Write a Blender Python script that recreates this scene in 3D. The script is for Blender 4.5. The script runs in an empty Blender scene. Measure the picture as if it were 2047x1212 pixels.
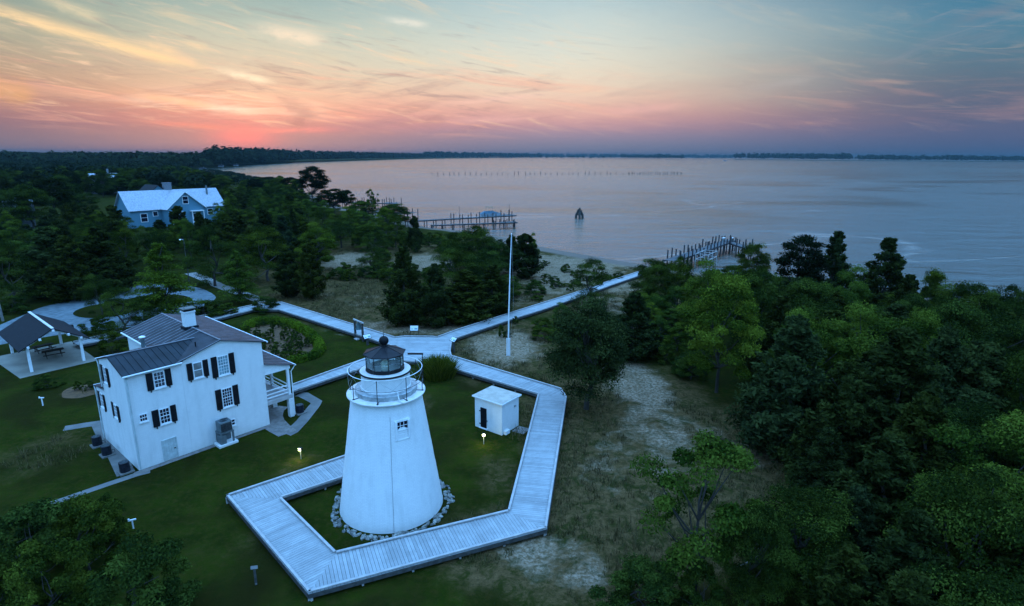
import bpy, math, random
import numpy as np
from mathutils import Vector, Matrix

C = bpy.context.scene.collection
sc = bpy.context.scene
rnd = random.Random(7)
PI = math.pi
R = math.radians

# ------------------------------------------------------------------ camera
F, CX, CY, HC = 1163., 1023.5, 606., 21.5
PITCH, ROLL = R(14.2), R(0.28)
_c, _s = math.cos(PITCH), math.sin(PITCH)
FWD = np.array([0, _c, -_s]); _r0 = np.array([1., 0, 0]); _u0 = np.array([0, _s, _c])
RIGHT = math.cos(ROLL) * _r0 + math.sin(ROLL) * _u0
UP = -math.sin(ROLL) * _r0 + math.cos(ROLL) * _u0
EYE = np.array([0, 0, HC])
cam_d = bpy.data.cameras.new('camera'); cam = bpy.data.objects.new('camera', cam_d); C.objects.link(cam)
cam_d.sensor_width = 36; cam_d.lens = F / 2047 * 36; cam_d.clip_end = 60000; cam_d.clip_start = 0.1
cam.matrix_world = Matrix(((RIGHT[0], UP[0], -FWD[0], 0), (RIGHT[1], UP[1], -FWD[1], 0), (RIGHT[2], UP[2], -FWD[2], HC), (0, 0, 0, 1)))
sc.camera = cam


def ray(px, py):
    return FWD + RIGHT * (px - CX) / F + UP * (CY - py) / F


def at(px, py, z=0.):
    """surveyed ground position: where a sight line meets the level z"""
    d = ray(px, py)
    return EYE + d * ((z - HC) / d[2])


def up_to(px, py, P):
    d = ray(px, py)
    t = math.hypot(P[0], P[1]) / math.hypot(d[0], d[1])
    return (EYE + d * t)[2]


# ------------------------------------------------------------------ materials
def new_mat(name):
    m = bpy.data.materials.new(name); m.use_nodes = True
    nt = m.node_tree
    return m, nt, nt.nodes.get('Principled BSDF')


def nd(nt, typ, **kw):
    n = nt.nodes.new(typ)
    for k, v in kw.items():
        if k.startswith('_'):
            setattr(n, k[1:], v)
    return n


def lk(nt, a, b):
    nt.links.new(a, b)


def math_n(nt, op, a, b=None, c=None, clamp=False):
    n = nt.nodes.new('ShaderNodeMath'); n.operation = op; n.use_clamp = clamp
    for i, v in enumerate((a, b, c)):
        if v is None:
            continue
        if isinstance(v, (int, float)):
            n.inputs[i].default_value = v
        else:
            nt.links.new(v, n.inputs[i])
    return n.outputs[0]


def mix_c(nt, f, a, b, blend='MIX'):
    n = nt.nodes.new('ShaderNodeMix'); n.data_type = 'RGBA'; n.blend_type = blend
    for sock, v in ((n.inputs[0], f), (n.inputs[6], a), (n.inputs[7], b)):
        if isinstance(v, (int, float)):
            sock.default_value = v
        elif isinstance(v, tuple):
            sock.default_value = (*v, 1) if len(v) == 3 else v
        else:
            nt.links.new(v, sock)
    return n.outputs[2]


def smooth(nt, v, lo, hi, a=0., b=1.):
    n = nt.nodes.new('ShaderNodeMapRange'); n.interpolation_type = 'SMOOTHSTEP'
    n.inputs[1].default_value = lo; n.inputs[2].default_value = hi
    n.inputs[3].default_value = a; n.inputs[4].default_value = b
    nt.links.new(v, n.inputs[0])
    return n.outputs[0]


def noise(nt, vec, scale, detail=4, rough=.55, dist=0.):
    n = nt.nodes.new('ShaderNodeTexNoise')
    n.inputs['Scale'].default_value = scale; n.inputs['Detail'].default_value = detail
    n.inputs['Roughness'].default_value = rough; n.inputs['Distortion'].default_value = dist
    if vec is not None:
        nt.links.new(vec, n.inputs['Vector'])
    return n.outputs['Fac']


def vmath(nt, op, a, b):
    n = nt.nodes.new('ShaderNodeVectorMath'); n.operation = op
    for i, v in enumerate((a, b)):
        if isinstance(v, tuple):
            n.inputs[i].default_value = v
        else:
            nt.links.new(v, n.inputs[i])
    return n.outputs[0]


def mat(name, col, rough=.6, metal=0., var=.15, nscale=3., bump=0., bscale=20., island=0., spec=.4, coords='Object', orand=0.):
    m, nt, p = new_mat(name)
    tc = nd(nt, 'ShaderNodeTexCoord').outputs[coords]
    f = noise(nt, tc, nscale, 5, .6)
    dark = tuple(c * (1 - var) for c in col); light = tuple(min(1, c * (1 + var)) for c in col)
    fr = smooth(nt, f, .3, .7)
    c = mix_c(nt, fr, dark, light)
    if island:
        g = nd(nt, 'ShaderNodeNewGeometry').outputs['Random Per Island']
        k = math_n(nt, 'MULTIPLY_ADD', g, 2 * island, 1 - island)
        cc = nd(nt, 'ShaderNodeCombineColor')
        for i in range(3):
            lk(nt, k, cc.inputs[i])
        c = mix_c(nt, 1., c, cc.outputs[0], 'MULTIPLY')
    if orand:
        k = math_n(nt, 'MULTIPLY_ADD', nd(nt, 'ShaderNodeObjectInfo').outputs['Random'], orand * 1.5, 1 - orand)
        cc = nd(nt, 'ShaderNodeCombineColor')
        for i in range(3):
            lk(nt, k, cc.inputs[i])
        c = mix_c(nt, 1., c, cc.outputs[0], 'MULTIPLY')
    lk(nt, c, p.inputs['Base Color'])
    p.inputs['Roughness'].default_value = rough; p.inputs['Metallic'].default_value = metal
    p.inputs['Specular IOR Level'].default_value = spec
    if bump:
        b = nd(nt, 'ShaderNodeBump'); b.inputs['Strength'].default_value = bump; b.inputs['Distance'].default_value = .03
        lk(nt, noise(nt, tc, bscale, 4, .6), b.inputs['Height']); lk(nt, b.outputs[0], p.inputs['Normal'])
    return m


def brick_white(name, vert):
    m, nt, p = new_mat(name)
    tcn = nd(nt, 'ShaderNodeTexCoord'); tc = tcn.outputs['Object']
    sx = nd(nt, 'ShaderNodeSeparateXYZ'); lk(nt, tc, sx.inputs[0])
    if vert == 'cyl':
        ang = math_n(nt, 'ARCTAN2', sx.outputs[0], sx.outputs[1]); u = math_n(nt, 'MULTIPLY', ang, 2.7)
    else:
        u = math_n(nt, 'ADD', sx.outputs[0], sx.outputs[1])
    cv = nd(nt, 'ShaderNodeCombineXYZ'); lk(nt, u, cv.inputs[0]); lk(nt, sx.outputs[2], cv.inputs[1])
    br = nd(nt, 'ShaderNodeTexBrick'); lk(nt, cv.outputs[0], br.inputs['Vector'])
    br.inputs['Scale'].default_value = 1.; br.inputs['Brick Width'].default_value = .24; br.inputs['Row Height'].default_value = .085
    br.inputs['Mortar Size'].default_value = .008; br.inputs['Color1'].default_value = (.74, .75, .74, 1)
    br.inputs['Color2'].default_value = (.69, .70, .70, 1); br.inputs['Mortar'].default_value = (.60, .61, .61, 1)
    st = vmath(nt, 'MULTIPLY', tc, (1.2, 1.2, .25))
    f = smooth(nt, noise(nt, st, 1.6, 6, .65), .42, .78)
    c = mix_c(nt, math_n(nt, 'MULTIPLY', f, .5), br.outputs['Color'], (.50, .52, .51))
    base = smooth(nt, math_n(nt, 'ADD', sx.outputs[2], math_n(nt, 'MULTIPLY', noise(nt, tc, 2.5, 4), .8)), .35, 1.1, .35, 0.)
    c = mix_c(nt, base, c, (.46, .49, .46))
    lk(nt, c, p.inputs['Base Color']); p.inputs['Roughness'].default_value = .7
    b = nd(nt, 'ShaderNodeBump'); b.inputs['Strength'].default_value = .5; b.inputs['Distance'].default_value = .015
    h = math_n(nt, 'MULTIPLY_ADD', noise(nt, tc, 9, 4), .6, br.outputs['Fac'])
    b.invert = True
    lk(nt, h, b.inputs['Height']); lk(nt, b.outputs[0], p.inputs['Normal'])
    return m


M = {}
M['tower'] = brick_white('painted_tower_brick', 'cyl')
M['wall'] = brick_white('painted_house_brick', 'flat')
M['trim'] = mat('white_trim', (.72, .74, .75), .5, var=.06, nscale=2)
M['galv'] = mat('galvanised_metal', (.34, .37, .38), .45, .5, var=.3, nscale=2.5)
M['cream_metal'] = mat('cream_gallery_paint', (.62, .58, .55), .5, var=.12, nscale=2.)
M['roof'] = mat('dark_metal_roof', (.028, .03, .036), .5, 0., var=.4, nscale=1.1, spec=.12)
M['seam'] = mat('metal_roof_seam', (.15, .16, .18), .45, 0., var=.35, nscale=1.5)  # paler than the roof sheets: the sky highlight on the seams, put into the colour
M['roof2'] = mat('flat_black_roof', (.012, .017, .022), .5, .0, var=.35, nscale=1.2, spec=.12)
M['pav_roof'] = mat('pavilion_shingle_roof', (.008, .011, .015), .7, 0, var=.3, nscale=4, spec=.12)
M['black'] = mat('black_paint', (.008, .009, .012), .45, var=.3, spec=.12)
M['iron'] = mat('black_iron', (.012, .012, .014), .45, .0, var=.3, spec=.2)
M['wood'] = mat('weathered_deck_wood', (.30, .31, .31), .8, var=.12, nscale=1.1, island=.12, bump=.3, bscale=30)
M['kerb'] = mat('weathered_kerb_wood', (.38, .36, .35), .75, var=.15, nscale=2)
M['under'] = mat('old_dark_timber', (.06, .058, .055), .85, var=.3, nscale=4, spec=.12)
M['dock'] = mat('dock_timber', (.045, .042, .045), .85, var=.3, nscale=2, island=.25, spec=.12)
M['dockdeck'] = mat('dock_deck_timber', (.07, .07, .072), .8, var=.3, nscale=2, island=.25)
M['concrete'] = mat('concrete_paving', (.13, .125, .115), .85, var=.2, nscale=.9, bump=.2)
M['slab'] = mat('picnic_slab_concrete', (.20, .185, .15), .85, var=.2, nscale=.5, bump=.15)
M['brickpave'] = mat('worn_brick_path', (.17, .15, .135), .85, var=.3, nscale=2.5, bump=.4)
M['gravel'] = mat('blue_stone_gravel', (.11, .135, .145), .9, var=.3, nscale=1.2, bump=.6, bscale=12)
M['sandpath'] = mat('sand_path', (.18, .165, .15), .9, var=.3, nscale=1.5)
M['mulch'] = mat('bark_mulch', (.095, .046, .016), .9, var=.4, nscale=1.8, bump=.6)
M['stone'] = mat('rubble_stone', (.24, .235, .21), .85, var=.5, nscale=2.2, bump=.4, orand=.5)
M['shedroof'] = mat('shed_concrete_roof', (.42, .37, .31), .8, var=.15, nscale=1.5)
M['bark'] = mat('tree_bark', (.05, .042, .036), .9, var=.35, nscale=5, bump=.6, spec=.12)
M['palebark'] = mat('pale_dead_wood', (.16, .15, .14), .85, var=.3, nscale=5, bump=.5)
M['acgrey'] = mat('grey_equipment', (.11, .14, .15), .5, .2, var=.2)
M['acdark'] = mat('dark_equipment', (.018, .02, .028), .5, .3, var=.3, spec=.12)
M['paleblue_door'] = mat('pale_grey_door', (.42, .48, .48), .6, var=.15)
M['bluesiding'] = None
M['shingle_grey'] = mat('grey_shingle_roof', (.36, .38, .42), .75, var=.22, nscale=3)
M['table'] = mat('brown_picnic_wood', (.03, .025, .022), .75, var=.3, spec=.12)
M['brass'] = mat('brass_frame', (.45, .33, .10), .3, .9, var=.1)
M['bell'] = mat('bronze_bell', (.06, .10, .11), .4, .6, var=.3)
M['white'] = mat('white_gloss', (.75, .76, .77), .35, var=.05)
M['hull'] = mat('boat_hull', (.35, .4, .45), .3, var=.1)
M['cover'] = mat('boat_cover', (.05, .12, .17), .6, var=.3)
M['tan'] = mat('tan_canvas', (.2, .14, .07), .7)
M['farhouse'] = mat('white_far_wall', (.16, .17, .19), .7)


def siding(name, col):
    m, nt, p = new_mat(name)
    tc = nd(nt, 'ShaderNodeTexCoord').outputs['Object']
    w = nd(nt, 'ShaderNodeTexWave'); w.bands_direction = 'Z'; w.wave_profile = 'SAW'
    w.inputs['Scale'].default_value = 1.3; lk(nt, tc, w.inputs['Vector'])
    c = mix_c(nt, w.outputs['Fac'], tuple(x * .8 for x in col), col)
    lk(nt, c, p.inputs['Base Color']); p.inputs['Roughness'].default_value = .6
    b = nd(nt, 'ShaderNodeBump'); b.inputs['Strength'].default_value = .6; b.inputs['Distance'].default_value = .03
    lk(nt, w.outputs['Fac'], b.inputs['Height']); lk(nt, b.outputs[0], p.inputs['Normal'])
    return m


M['bluesiding'] = siding('blue_lap_siding', (.09, .23, .31))


def glass_dark(name, col, rough=.08):
    m, nt, p = new_mat(name)
    tc = nd(nt, 'ShaderNodeTexCoord').outputs['Object']
    c = mix_c(nt, smooth(nt, noise(nt, tc, 1.7, 2), .4, .65), col, tuple(x * 1.8 for x in col))
    lk(nt, c, p.inputs['Base Color'])
    p.inputs['Roughness'].default_value = rough; p.inputs['Specular IOR Level'].default_value = .8
    return m


M['pane'] = glass_dark('window_glass', (.008, .01, .022))
M['pane_blind'] = glass_dark('window_with_blind', (.10, .11, .11), .2)
M['pane_teal'] = glass_dark('window_with_curtain', (.12, .21, .24), .2)


def clear_glass():
    m, nt, p = new_mat('lantern_glass'); nt.nodes.remove(p)
    out = nt.nodes['Material Output']
    t = nd(nt, 'ShaderNodeBsdfTransparent'); t.inputs[0].default_value = (.86, .95, .95, 1)
    g = nd(nt, 'ShaderNodeBsdfGlossy'); g.inputs['Roughness'].default_value = .03
    g.inputs[0].default_value = (.9, .95, 1, 1)
    tc = nd(nt, 'ShaderNodeTexCoord').outputs['Object']
    fr = nd(nt, 'ShaderNodeFresnel'); fr.inputs[0].default_value = 1.6
    k = math_n(nt, 'ADD', fr.outputs[0], math_n(nt, 'MULTIPLY', noise(nt, tc, 2.), .08))
    mx = nd(nt, 'ShaderNodeMixShader'); lk(nt, k, mx.inputs[0]); lk(nt, t.outputs[0], mx.inputs[1]); lk(nt, g.outputs[0], mx.inputs[2])
    film = nd(nt, 'ShaderNodeBsdfDiffuse'); film.inputs[0].default_value = (.55, .66, .66, 1)
    m3 = nd(nt, 'ShaderNodeMixShader'); lk(nt, math_n(nt, 'MULTIPLY_ADD', noise(nt, tc, 3.), .3, .05), m3.inputs[0]); lk(nt, mx.outputs[0], m3.inputs[1]); lk(nt, film.outputs[0], m3.inputs[2])
    lk(nt, m3.outputs[0], out.inputs[0])
    return m


M['glass'] = clear_glass()


def lens_glass():
    m, nt, p = new_mat('ribbed_lens_glass')
    tc = nd(nt, 'ShaderNodeTexCoord').outputs['Object']
    w = nd(nt, 'ShaderNodeTexWave'); w.bands_direction = 'Z'; w.inputs['Scale'].default_value = 6; lk(nt, tc, w.inputs['Vector'])
    c = mix_c(nt, w.outputs['Fac'], (.5, .52, .34), (.95, .93, .7))
    lk(nt, c, p.inputs['Base Color'])
    p.inputs['Roughness'].default_value = .12
    return m


M['lens'] = lens_glass()


def emit(name, col, s):
    m, nt, p = new_mat(name)
    tc = nd(nt, 'ShaderNodeTexCoord').outputs['Object']
    lk(nt, mix_c(nt, noise(nt, tc, 5.), col, tuple(x * .9 for x in col)), p.inputs['Emission Color'])
    p.inputs['Emission Strength'].default_value = s; p.inputs['Base Color'].default_value = (.8, .8, .7, 1)
    return m


M['lamp_lit'] = emit('lit_lamp', (1., .95, .42), 1.8)
M['lamp_cool'] = emit('cool_lamp', (.35, .55, .75), .35)


def leaf(name, dark, light, trans=.25, hue=.25):
    m, nt, p = new_mat(name); nt.nodes.remove(p)
    out = nt.nodes['Material Output']
    a = nd(nt, 'ShaderNodeAttribute'); a.attribute_name = 'tint'
    oi = nd(nt, 'ShaderNodeObjectInfo').outputs['Random']
    c = mix_c(nt, a.outputs['Fac'], dark, light)
    k = math_n(nt, 'MULTIPLY_ADD', oi, hue * 2, 1 - hue)
    cc = nd(nt, 'ShaderNodeCombineColor')
    lk(nt, k, cc.inputs[0]); lk(nt, math_n(nt, 'MULTIPLY_ADD', oi, hue * 1.2, 1 - hue * .6), cc.inputs[1]); lk(nt, math_n(nt, 'MULTIPLY_ADD', oi, -hue, 1 + hue * .5), cc.inputs[2])
    c = mix_c(nt, 1., c, cc.outputs[0], 'MULTIPLY')
    d = nd(nt, 'ShaderNodeBsdfDiffuse'); lk(nt, c, d.inputs[0])
    t = nd(nt, 'ShaderNodeBsdfTranslucent'); lk(nt, c, t.inputs[0])
    mx = nd(nt, 'ShaderNodeMixShader'); mx.inputs[0].default_value = trans
    lk(nt, d.outputs[0], mx.inputs[1]); lk(nt, t.outputs[0], mx.inputs[2])
    g = nd(nt, 'ShaderNodeBsdfGlossy'); g.inputs['Roughness'].default_value = .5
    m2 = nd(nt, 'ShaderNodeMixShader'); m2.inputs[0].default_value = .002
    lk(nt, mx.outputs[0], m2.inputs[1]); lk(nt, g.outputs[0], m2.inputs[2])
    lk(nt, m2.outputs[0], out.inputs[0])
    return m


M['cedar'] = leaf('cedar_foliage', (0.01, 0.015, 0.003), (0.048, 0.06, 0.011))
M['cedarblue'] = leaf('blue_cedar_foliage', (0.011, 0.019, 0.006), (0.052, 0.07, 0.02))
M['broad'] = leaf('broadleaf_foliage', (0.012, 0.022, 0.003), (0.08, 0.108, 0.013))
M['bright'] = leaf('bright_foliage', (0.02, 0.04, 0.004), (0.11, 0.145, 0.016))
M['tier'] = leaf('feathery_foliage', (0.02, 0.043, 0.005), (0.105, 0.15, 0.018))
M['pine'] = leaf('pine_needles', (0.007, 0.012, 0.004), (0.02, 0.028, 0.007))
M['shrub'] = leaf('shrub_foliage', (0.014, 0.027, 0.004), (0.092, 0.122, 0.016))
M['hedge'] = leaf('hedge_foliage', (0.016, 0.037, 0.003), (0.09, 0.135, 0.008))
M['far'] = leaf('far_wood_foliage', (.007, .013, .007), (.022, .032, .014))
M['dunegrass'] = leaf('dune_grass_blades', (0.032, 0.028, 0.008), (0.17, 0.12, 0.045))
M['clump'] = leaf('ornamental_grass_blades', (0.022, 0.036, 0.004), (0.12, 0.13, 0.014))


# ------------------------------------------------------------------ mesh helpers
class MB:
    def __init__(s):
        s.v = []; s.f = []

    def poly(s, pts):
        b = len(s.v); s.v += [tuple(p) for p in pts]; s.f.append(tuple(range(b, b + len(pts)))); return s

    def box(s, c, d, rz=0., tilt=None):
        hx, hy, hz = d[0] / 2, d[1] / 2, d[2] / 2
        m = Matrix.Rotation(rz, 3, 'Z')
        if tilt is not None:
            m = m @ tilt
        b = len(s.v)
        for x, y, z in ((-1, -1, -1), (1, -1, -1), (1, 1, -1), (-1, 1, -1), (-1, -1, 1), (1, -1, 1), (1, 1, 1), (-1, 1, 1)):
            p = m @ Vector((x * hx, y * hy, z * hz)); s.v.append((p.x + c[0], p.y + c[1], p.z + c[2]))
        for f in ((0, 3, 2, 1), (4, 5, 6, 7), (0, 1, 5, 4), (1, 2, 6, 5), (2, 3, 7, 6), (3, 0, 4, 7)):
            s.f.append(tuple(b + i for i in f))
        return s

    def b2(s, x0, x1, y0, y1, z0, z1):
        return s.box(((x0 + x1) / 2, (y0 + y1) / 2, (z0 + z1) / 2), (abs(x1 - x0), abs(y1 - y0), abs(z1 - z0)))

    def prism(s, pts, z0, z1):
        """polygon in plan (list of xy), extruded"""
        a = sum(pts[i][0] * pts[(i + 1) % len(pts)][1] - pts[(i + 1) % len(pts)][0] * pts[i][1] for i in range(len(pts)))
        if a < 0:
            pts = pts[::-1]
        n = len(pts); b = len(s.v)
        s.v += [(p[0], p[1], z0) for p in pts] + [(p[0], p[1], z1) for p in pts]
        s.f.append(tuple(b + i for i in range(n))[::-1]); s.f.append(tuple(b + n + i for i in range(n)))
        for i in range(n):
            j = (i + 1) % n; s.f.append((b + i, b + j, b + n + j, b + n + i))
        return s

    def hull8(s, bot, top):
        """two matching loops of 3-D points joined to a solid"""
        n = len(bot); b = len(s.v); s.v += [tuple(p) for p in bot] + [tuple(p) for p in top]
        s.f.append(tuple(b + i for i in range(n))[::-1]); s.f.append(tuple(b + n + i for i in range(n)))
        for i in range(n):
            j = (i + 1) % n; s.f.append((b + i, b + j, b + n + j, b + n + i))
        return s

    def tube(s, pts, rad, n=8, cap=True):
        pts = [Vector(p) for p in pts]
        if isinstance(rad, (int, float)):
            rad = [rad] * len(pts)
        b = len(s.v); ref = None
        for i, p in enumerate(pts):
            t = (pts[min(i + 1, len(pts) - 1)] - pts[max(i - 1, 0)]).normalized()
            if ref is None:
                ref = Vector((1, 0, 0)) if abs(t.x) < .8 else Vector((0, 1, 0))
            x = (ref - t * ref.dot(t)).normalized(); ref = x; y = t.cross(x)
            for k in range(n):
                a = 2 * PI * k / n; q = p + (x * math.cos(a) + y * math.sin(a)) * rad[i]; s.v.append(tuple(q))
        for i in range(len(pts) - 1):
            for k in range(n):
                k2 = (k + 1) % n; s.f.append((b + i * n + k, b + i * n + k2, b + (i + 1) * n + k2, b + (i + 1) * n + k))
        if cap:
            s.f.append(tuple(b + k for k in range(n))[::-1]); e = b + (len(pts) - 1) * n; s.f.append(tuple(e + k for k in range(n)))
        return s

    def lathe(s, prof, n=48, c=(0, 0), a0=0., caps=True):
        """prof: list of (r,z)"""
        b = len(s.v)
        for r, z in prof:
            for k in range(n):
                a = a0 + 2 * PI * k / n; s.v.append((c[0] + r * math.cos(a), c[1] + r * math.sin(a), z))
        for i in range(len(prof) - 1):
            for k in range(n):
                k2 = (k + 1) % n; s.f.append((b + i * n + k, b + i * n + k2, b + (i + 1) * n + k2, b + (i + 1) * n + k))
        if caps and prof[0][0] > 1e-4:
            s.f.append(tuple(b + k for k in range(n))[::-1])
        if caps and prof[-1][0] > 1e-4:
            e = b + (len(prof) - 1) * n; s.f.append(tuple(e + k for k in range(n)))
        return s

    def ring(s, r, z, t, n=64, c=(0, 0)):
        b = len(s.v); m = 6
        for k in range(n):
            a = 2 * PI * k / n
            for j in range(m):
                q = 2 * PI * j / m; rr = r + t * math.cos(q)
                s.v.append((c[0] + rr * math.cos(a), c[1] + rr * math.sin(a), z + t * math.sin(q)))
        for k in range(n):
            k2 = (k + 1) % n
            for j in range(m):
                j2 = (j + 1) % m; s.f.append((b + k * m + j, b + k2 * m + j, b + k2 * m + j2, b + k * m + j2))
        return s

    def mesh(s, name, m, smooth=False):
        me = bpy.data.meshes.new(name); me.from_pydata(s.v, [], s.f); me.update()
        me.materials.append(m)
        if smooth:
            me.polygons.foreach_set('use_smooth', [True] * len(me.polygons))
            try:
                me.set_sharp_from_angle(angle=R(40))
            except Exception:
                pass
        return me

    def build(s, name, m, parent=None, smooth=False, bevel=0.):
        o = bpy.data.objects.new(name, s.mesh(name, m, smooth)); C.objects.link(o)
        if parent is not None:
            o.parent = parent
        if bevel:
            bv = o.modifiers.new('bevel', 'BEVEL'); bv.width = bevel; bv.segments = 2; bv.limit_method = 'ANGLE'
        return o


def tag(o, label, cat, group=None):
    o['label'] = label; o['category'] = cat
    if group:
        o['group'] = group
    return o


def thing(name, label, cat, loc=(0, 0, 0), rz=0., group=None):
    o = bpy.data.objects.new(name, None); C.objects.link(o); o.location = loc; o.rotation_euler = (0, 0, rz)
    o.empty_display_size = .3
    return tag(o, label, cat, group)


def kind(o, k):
    o['kind'] = k; return o


def copy_tree(o, parent=None):
    c = o.copy(); C.objects.link(c)
    if parent is not None:
        c.parent = parent
    for ch in list(o.children):
        copy_tree(ch, c)
    return c


def np_mesh(name, V, Fq, m, tint=None):
    me = bpy.data.meshes.new(name); V = np.ascontiguousarray(V, dtype=np.float32); Fq = np.ascontiguousarray(Fq, dtype=np.int32)
    k = Fq.shape[1]
    me.vertices.add(len(V)); me.vertices.foreach_set('co', V.ravel())
    me.loops.add(Fq.size); me.loops.foreach_set('vertex_index', Fq.ravel())
    me.polygons.add(len(Fq)); me.polygons.foreach_set('loop_start', np.arange(0, Fq.size, k, dtype=np.int32))
    if tint is not None:
        a = me.attributes.new('tint', 'FLOAT', 'FACE'); a.data.foreach_set('value', np.asarray(tint, dtype=np.float32))
    me.update(calc_edges=True); me.materials.append(m)
    return me


def link_mesh(name, me, parent=None):
    o = bpy.data.objects.new(name, me); C.objects.link(o)
    if parent is not None:
        o.parent = parent
    return o


# ------------------------------------------------------------------ shoreline and ground
WZ = -1.2
shore_px = [(2047, 612), (1750, 588), (1560, 567), (1420, 549), (1287, 530), (1180, 512), (1075, 493), (1000, 474), (930, 463), (850, 455), (800, 441),
            (740, 425), (690, 417), (640, 398), (600, 382), (550, 364), (490, 350), (440, 343), (395, 340.5), (386, 339.6), (405, 338), (430, 336.2), (486, 332), (581, 326.2), (700, 322),
            (850, 317.6), (1000, 316)]
shore = [tuple(at(x, y, WZ)[:2]) for x, y in shore_px]
shore = [(400., 60.), (170., 72.)] + [p for p in shore] + [(600., 9000.)]
land = shore + [(-11000., 9000.), (-11000., -400.), (400., -400.)]


def seg_dist(P, poly, closed=True):
    P = np.asarray(P, float); d = np.full(len(P), 1e18); n = len(poly)
    for i in range(n if closed else n - 1):
        a = np.array(poly[i]); b = np.array(poly[(i + 1) % n]); ab = b - a
        t = np.clip(((P - a) @ ab) / max(ab @ ab, 1e-9), 0, 1)
        q = P - (a + t[:, None] * ab); d = np.minimum(d, (q * q).sum(1))
    return np.sqrt(d)


def inside(P, poly):
    P = np.asarray(P, float); r = np.zeros(len(P), bool); n = len(poly)
    for i in range(n):
        x1, y1 = poly[i]; x2, y2 = poly[(i + 1) % n]
        if y1 == y2:
            continue
        c = ((y1 > P[:, 1]) != (y2 > P[:, 1])) & (P[:, 0] < (x2 - x1) * (P[:, 1] - y1) / (y2 - y1) + x1)
        r ^= c
    return r


def shore_sd(P):
    d = seg_dist(P, shore, False)
    return np.where(inside(P, land), d, -d)


def graded(a, b, step, lo, hi, g=1.13):
    mid = list(np.arange(a, b + step / 2, step)); l = []; s = step; x = a
    while x > lo:
        s *= g; x -= s; l.append(x)
    r = []; s = step; x = b
    while x < hi:
        s *= g; x += s; r.append(x)
    return np.array(l[::-1] + mid + r)


gx = graded(-75, 80, .6, -12000, 12000); gy = graded(16, 135, .6, -400, 12000)
GX, GY = np.meshgrid(gx, gy); P2 = np.stack([GX.ravel(), GY.ravel()], 1)
sd = shore_sd(P2)
gz = np.where(sd > 0, WZ + 1.2 * np.clip(sd / 9., 0, 1) ** .8, WZ + np.maximum(sd * .12, -3.))
nx, ny = len(gx), len(gy)
idx = np.arange(nx * ny).reshape(ny, nx)
Fq = np.stack([idx[:-1, :-1].ravel(), idx[:-1, 1:].ravel(), idx[1:, 1:].ravel(), idx[1:, :-1].ravel()], 1)


def vnoise(P, scale, seed):
    """cheap smooth value noise on a grid, for painting soil"""
    rg = np.random.default_rng(seed); T = rg.random((64, 64)); q = np.asarray(P) / scale
    i = np.floor(q).astype(int); f = q - i; f = f * f * (3 - 2 * f)
    g = lambda a, b: T[(i[:, 0] + a) % 64, (i[:, 1] + b) % 64]
    return (g(0, 0) * (1 - f[:, 0]) + g(1, 0) * f[:, 0]) * (1 - f[:, 1]) + (g(0, 1) * (1 - f[:, 0]) + g(1, 1) * f[:, 0]) * f[:, 1]


def blob(P, px, py, rx, ry, soft=.5):
    c = at(px, py)[:2]; d = np.sqrt(((P[:, 0] - c[0]) / rx) ** 2 + ((P[:, 1] - c[1]) / ry) ** 2)
    return np.clip((1 - d) / soft + .5, 0, 1)


def sand_mask(P):
    s = np.zeros(len(P))
    for px, py, rx, ry, k in ((1010, 692, 4.4, 6.2, 1.), (960, 672, 2.6, 3.5, .6), (1275, 770, 3.2, 6., .95), (1310, 850, 3.2, 5.5, .75), (1245, 738, 2.8, 4., .9), (1385, 870, 3.2, 3., .55), (1500, 905, 2.4, 2.2, .6),
                              (1210, 950, 2., 3., .45), (1090, 1110, 2.6, 2.0, .8), (1150, 1140, 2.0, 1.6, .7), (1040, 1085, 1.6, 1.4, .45), (1290, 990, 2.2, 2.4, .3), (1330, 930, 2.4, 3, .5), (1230, 900, 2., 4, .4),
                              (700, 520, 7, 11, .95), (850, 525, 8, 12, .9), (760, 655, 6., 4.0, .75), (870, 655, 7., 3.6, .8), (960, 635, 6, 5, .7), (1060, 598, 5, 6, .5), (730, 600, 5, 6, .4), (625, 590, 4, 5, .35),
                              (1130, 540, 12, 16, .95), (1200, 565, 7, 10, .85), (1100, 575, 5, 6, .75), (1215, 610, 5, 8, .6), (1180, 525, 16, 7, 1.), (1260, 640, 5, 8, .5), (1090, 520, 9, 8, .9), (1040, 555, 7, 9, .6)):
        s = np.maximum(s, blob(P, px, py, rx, ry, .8) * k)
    return s


def dry_mask(P):
    s = np.zeros(len(P))
    for px, py, rx, ry, k in ((660, 590, 10, 12, 1.), (720, 625, 8, 8, 1.), (850, 640, 12, 8, 1.), (950, 650, 6, 7, .9), (1000, 690, 8, 11, 1.), (1150, 560, 24, 24, 1.), (1250, 830, 9, 14, 1.), (1300, 960, 8, 9, 1.), (1150, 1090, 8, 5, .9),
                              (1420, 880, 8, 7, 1.), (1040, 1120, 5, 3, .8), (1200, 1010, 5, 6, .9), (1500, 950, 6, 5, .9), (720, 520, 22, 34, .8), (900, 520, 26, 30, .8), (1350, 1060, 5, 5, .8), (540, 645, 3, 3, .6), (165, 782, 1.6, 1.6, .9),
                              (830, 810, 2., 3., .5), (610, 930, 3, 2.5, .35), (100, 900, 4, 5, .45), (470, 1090, 3, 2, .3), (1000, 950, 2, 3.5, .5)):
        s = np.maximum(s, blob(P, px, py, rx, ry, .9) * k)
    return s


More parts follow.
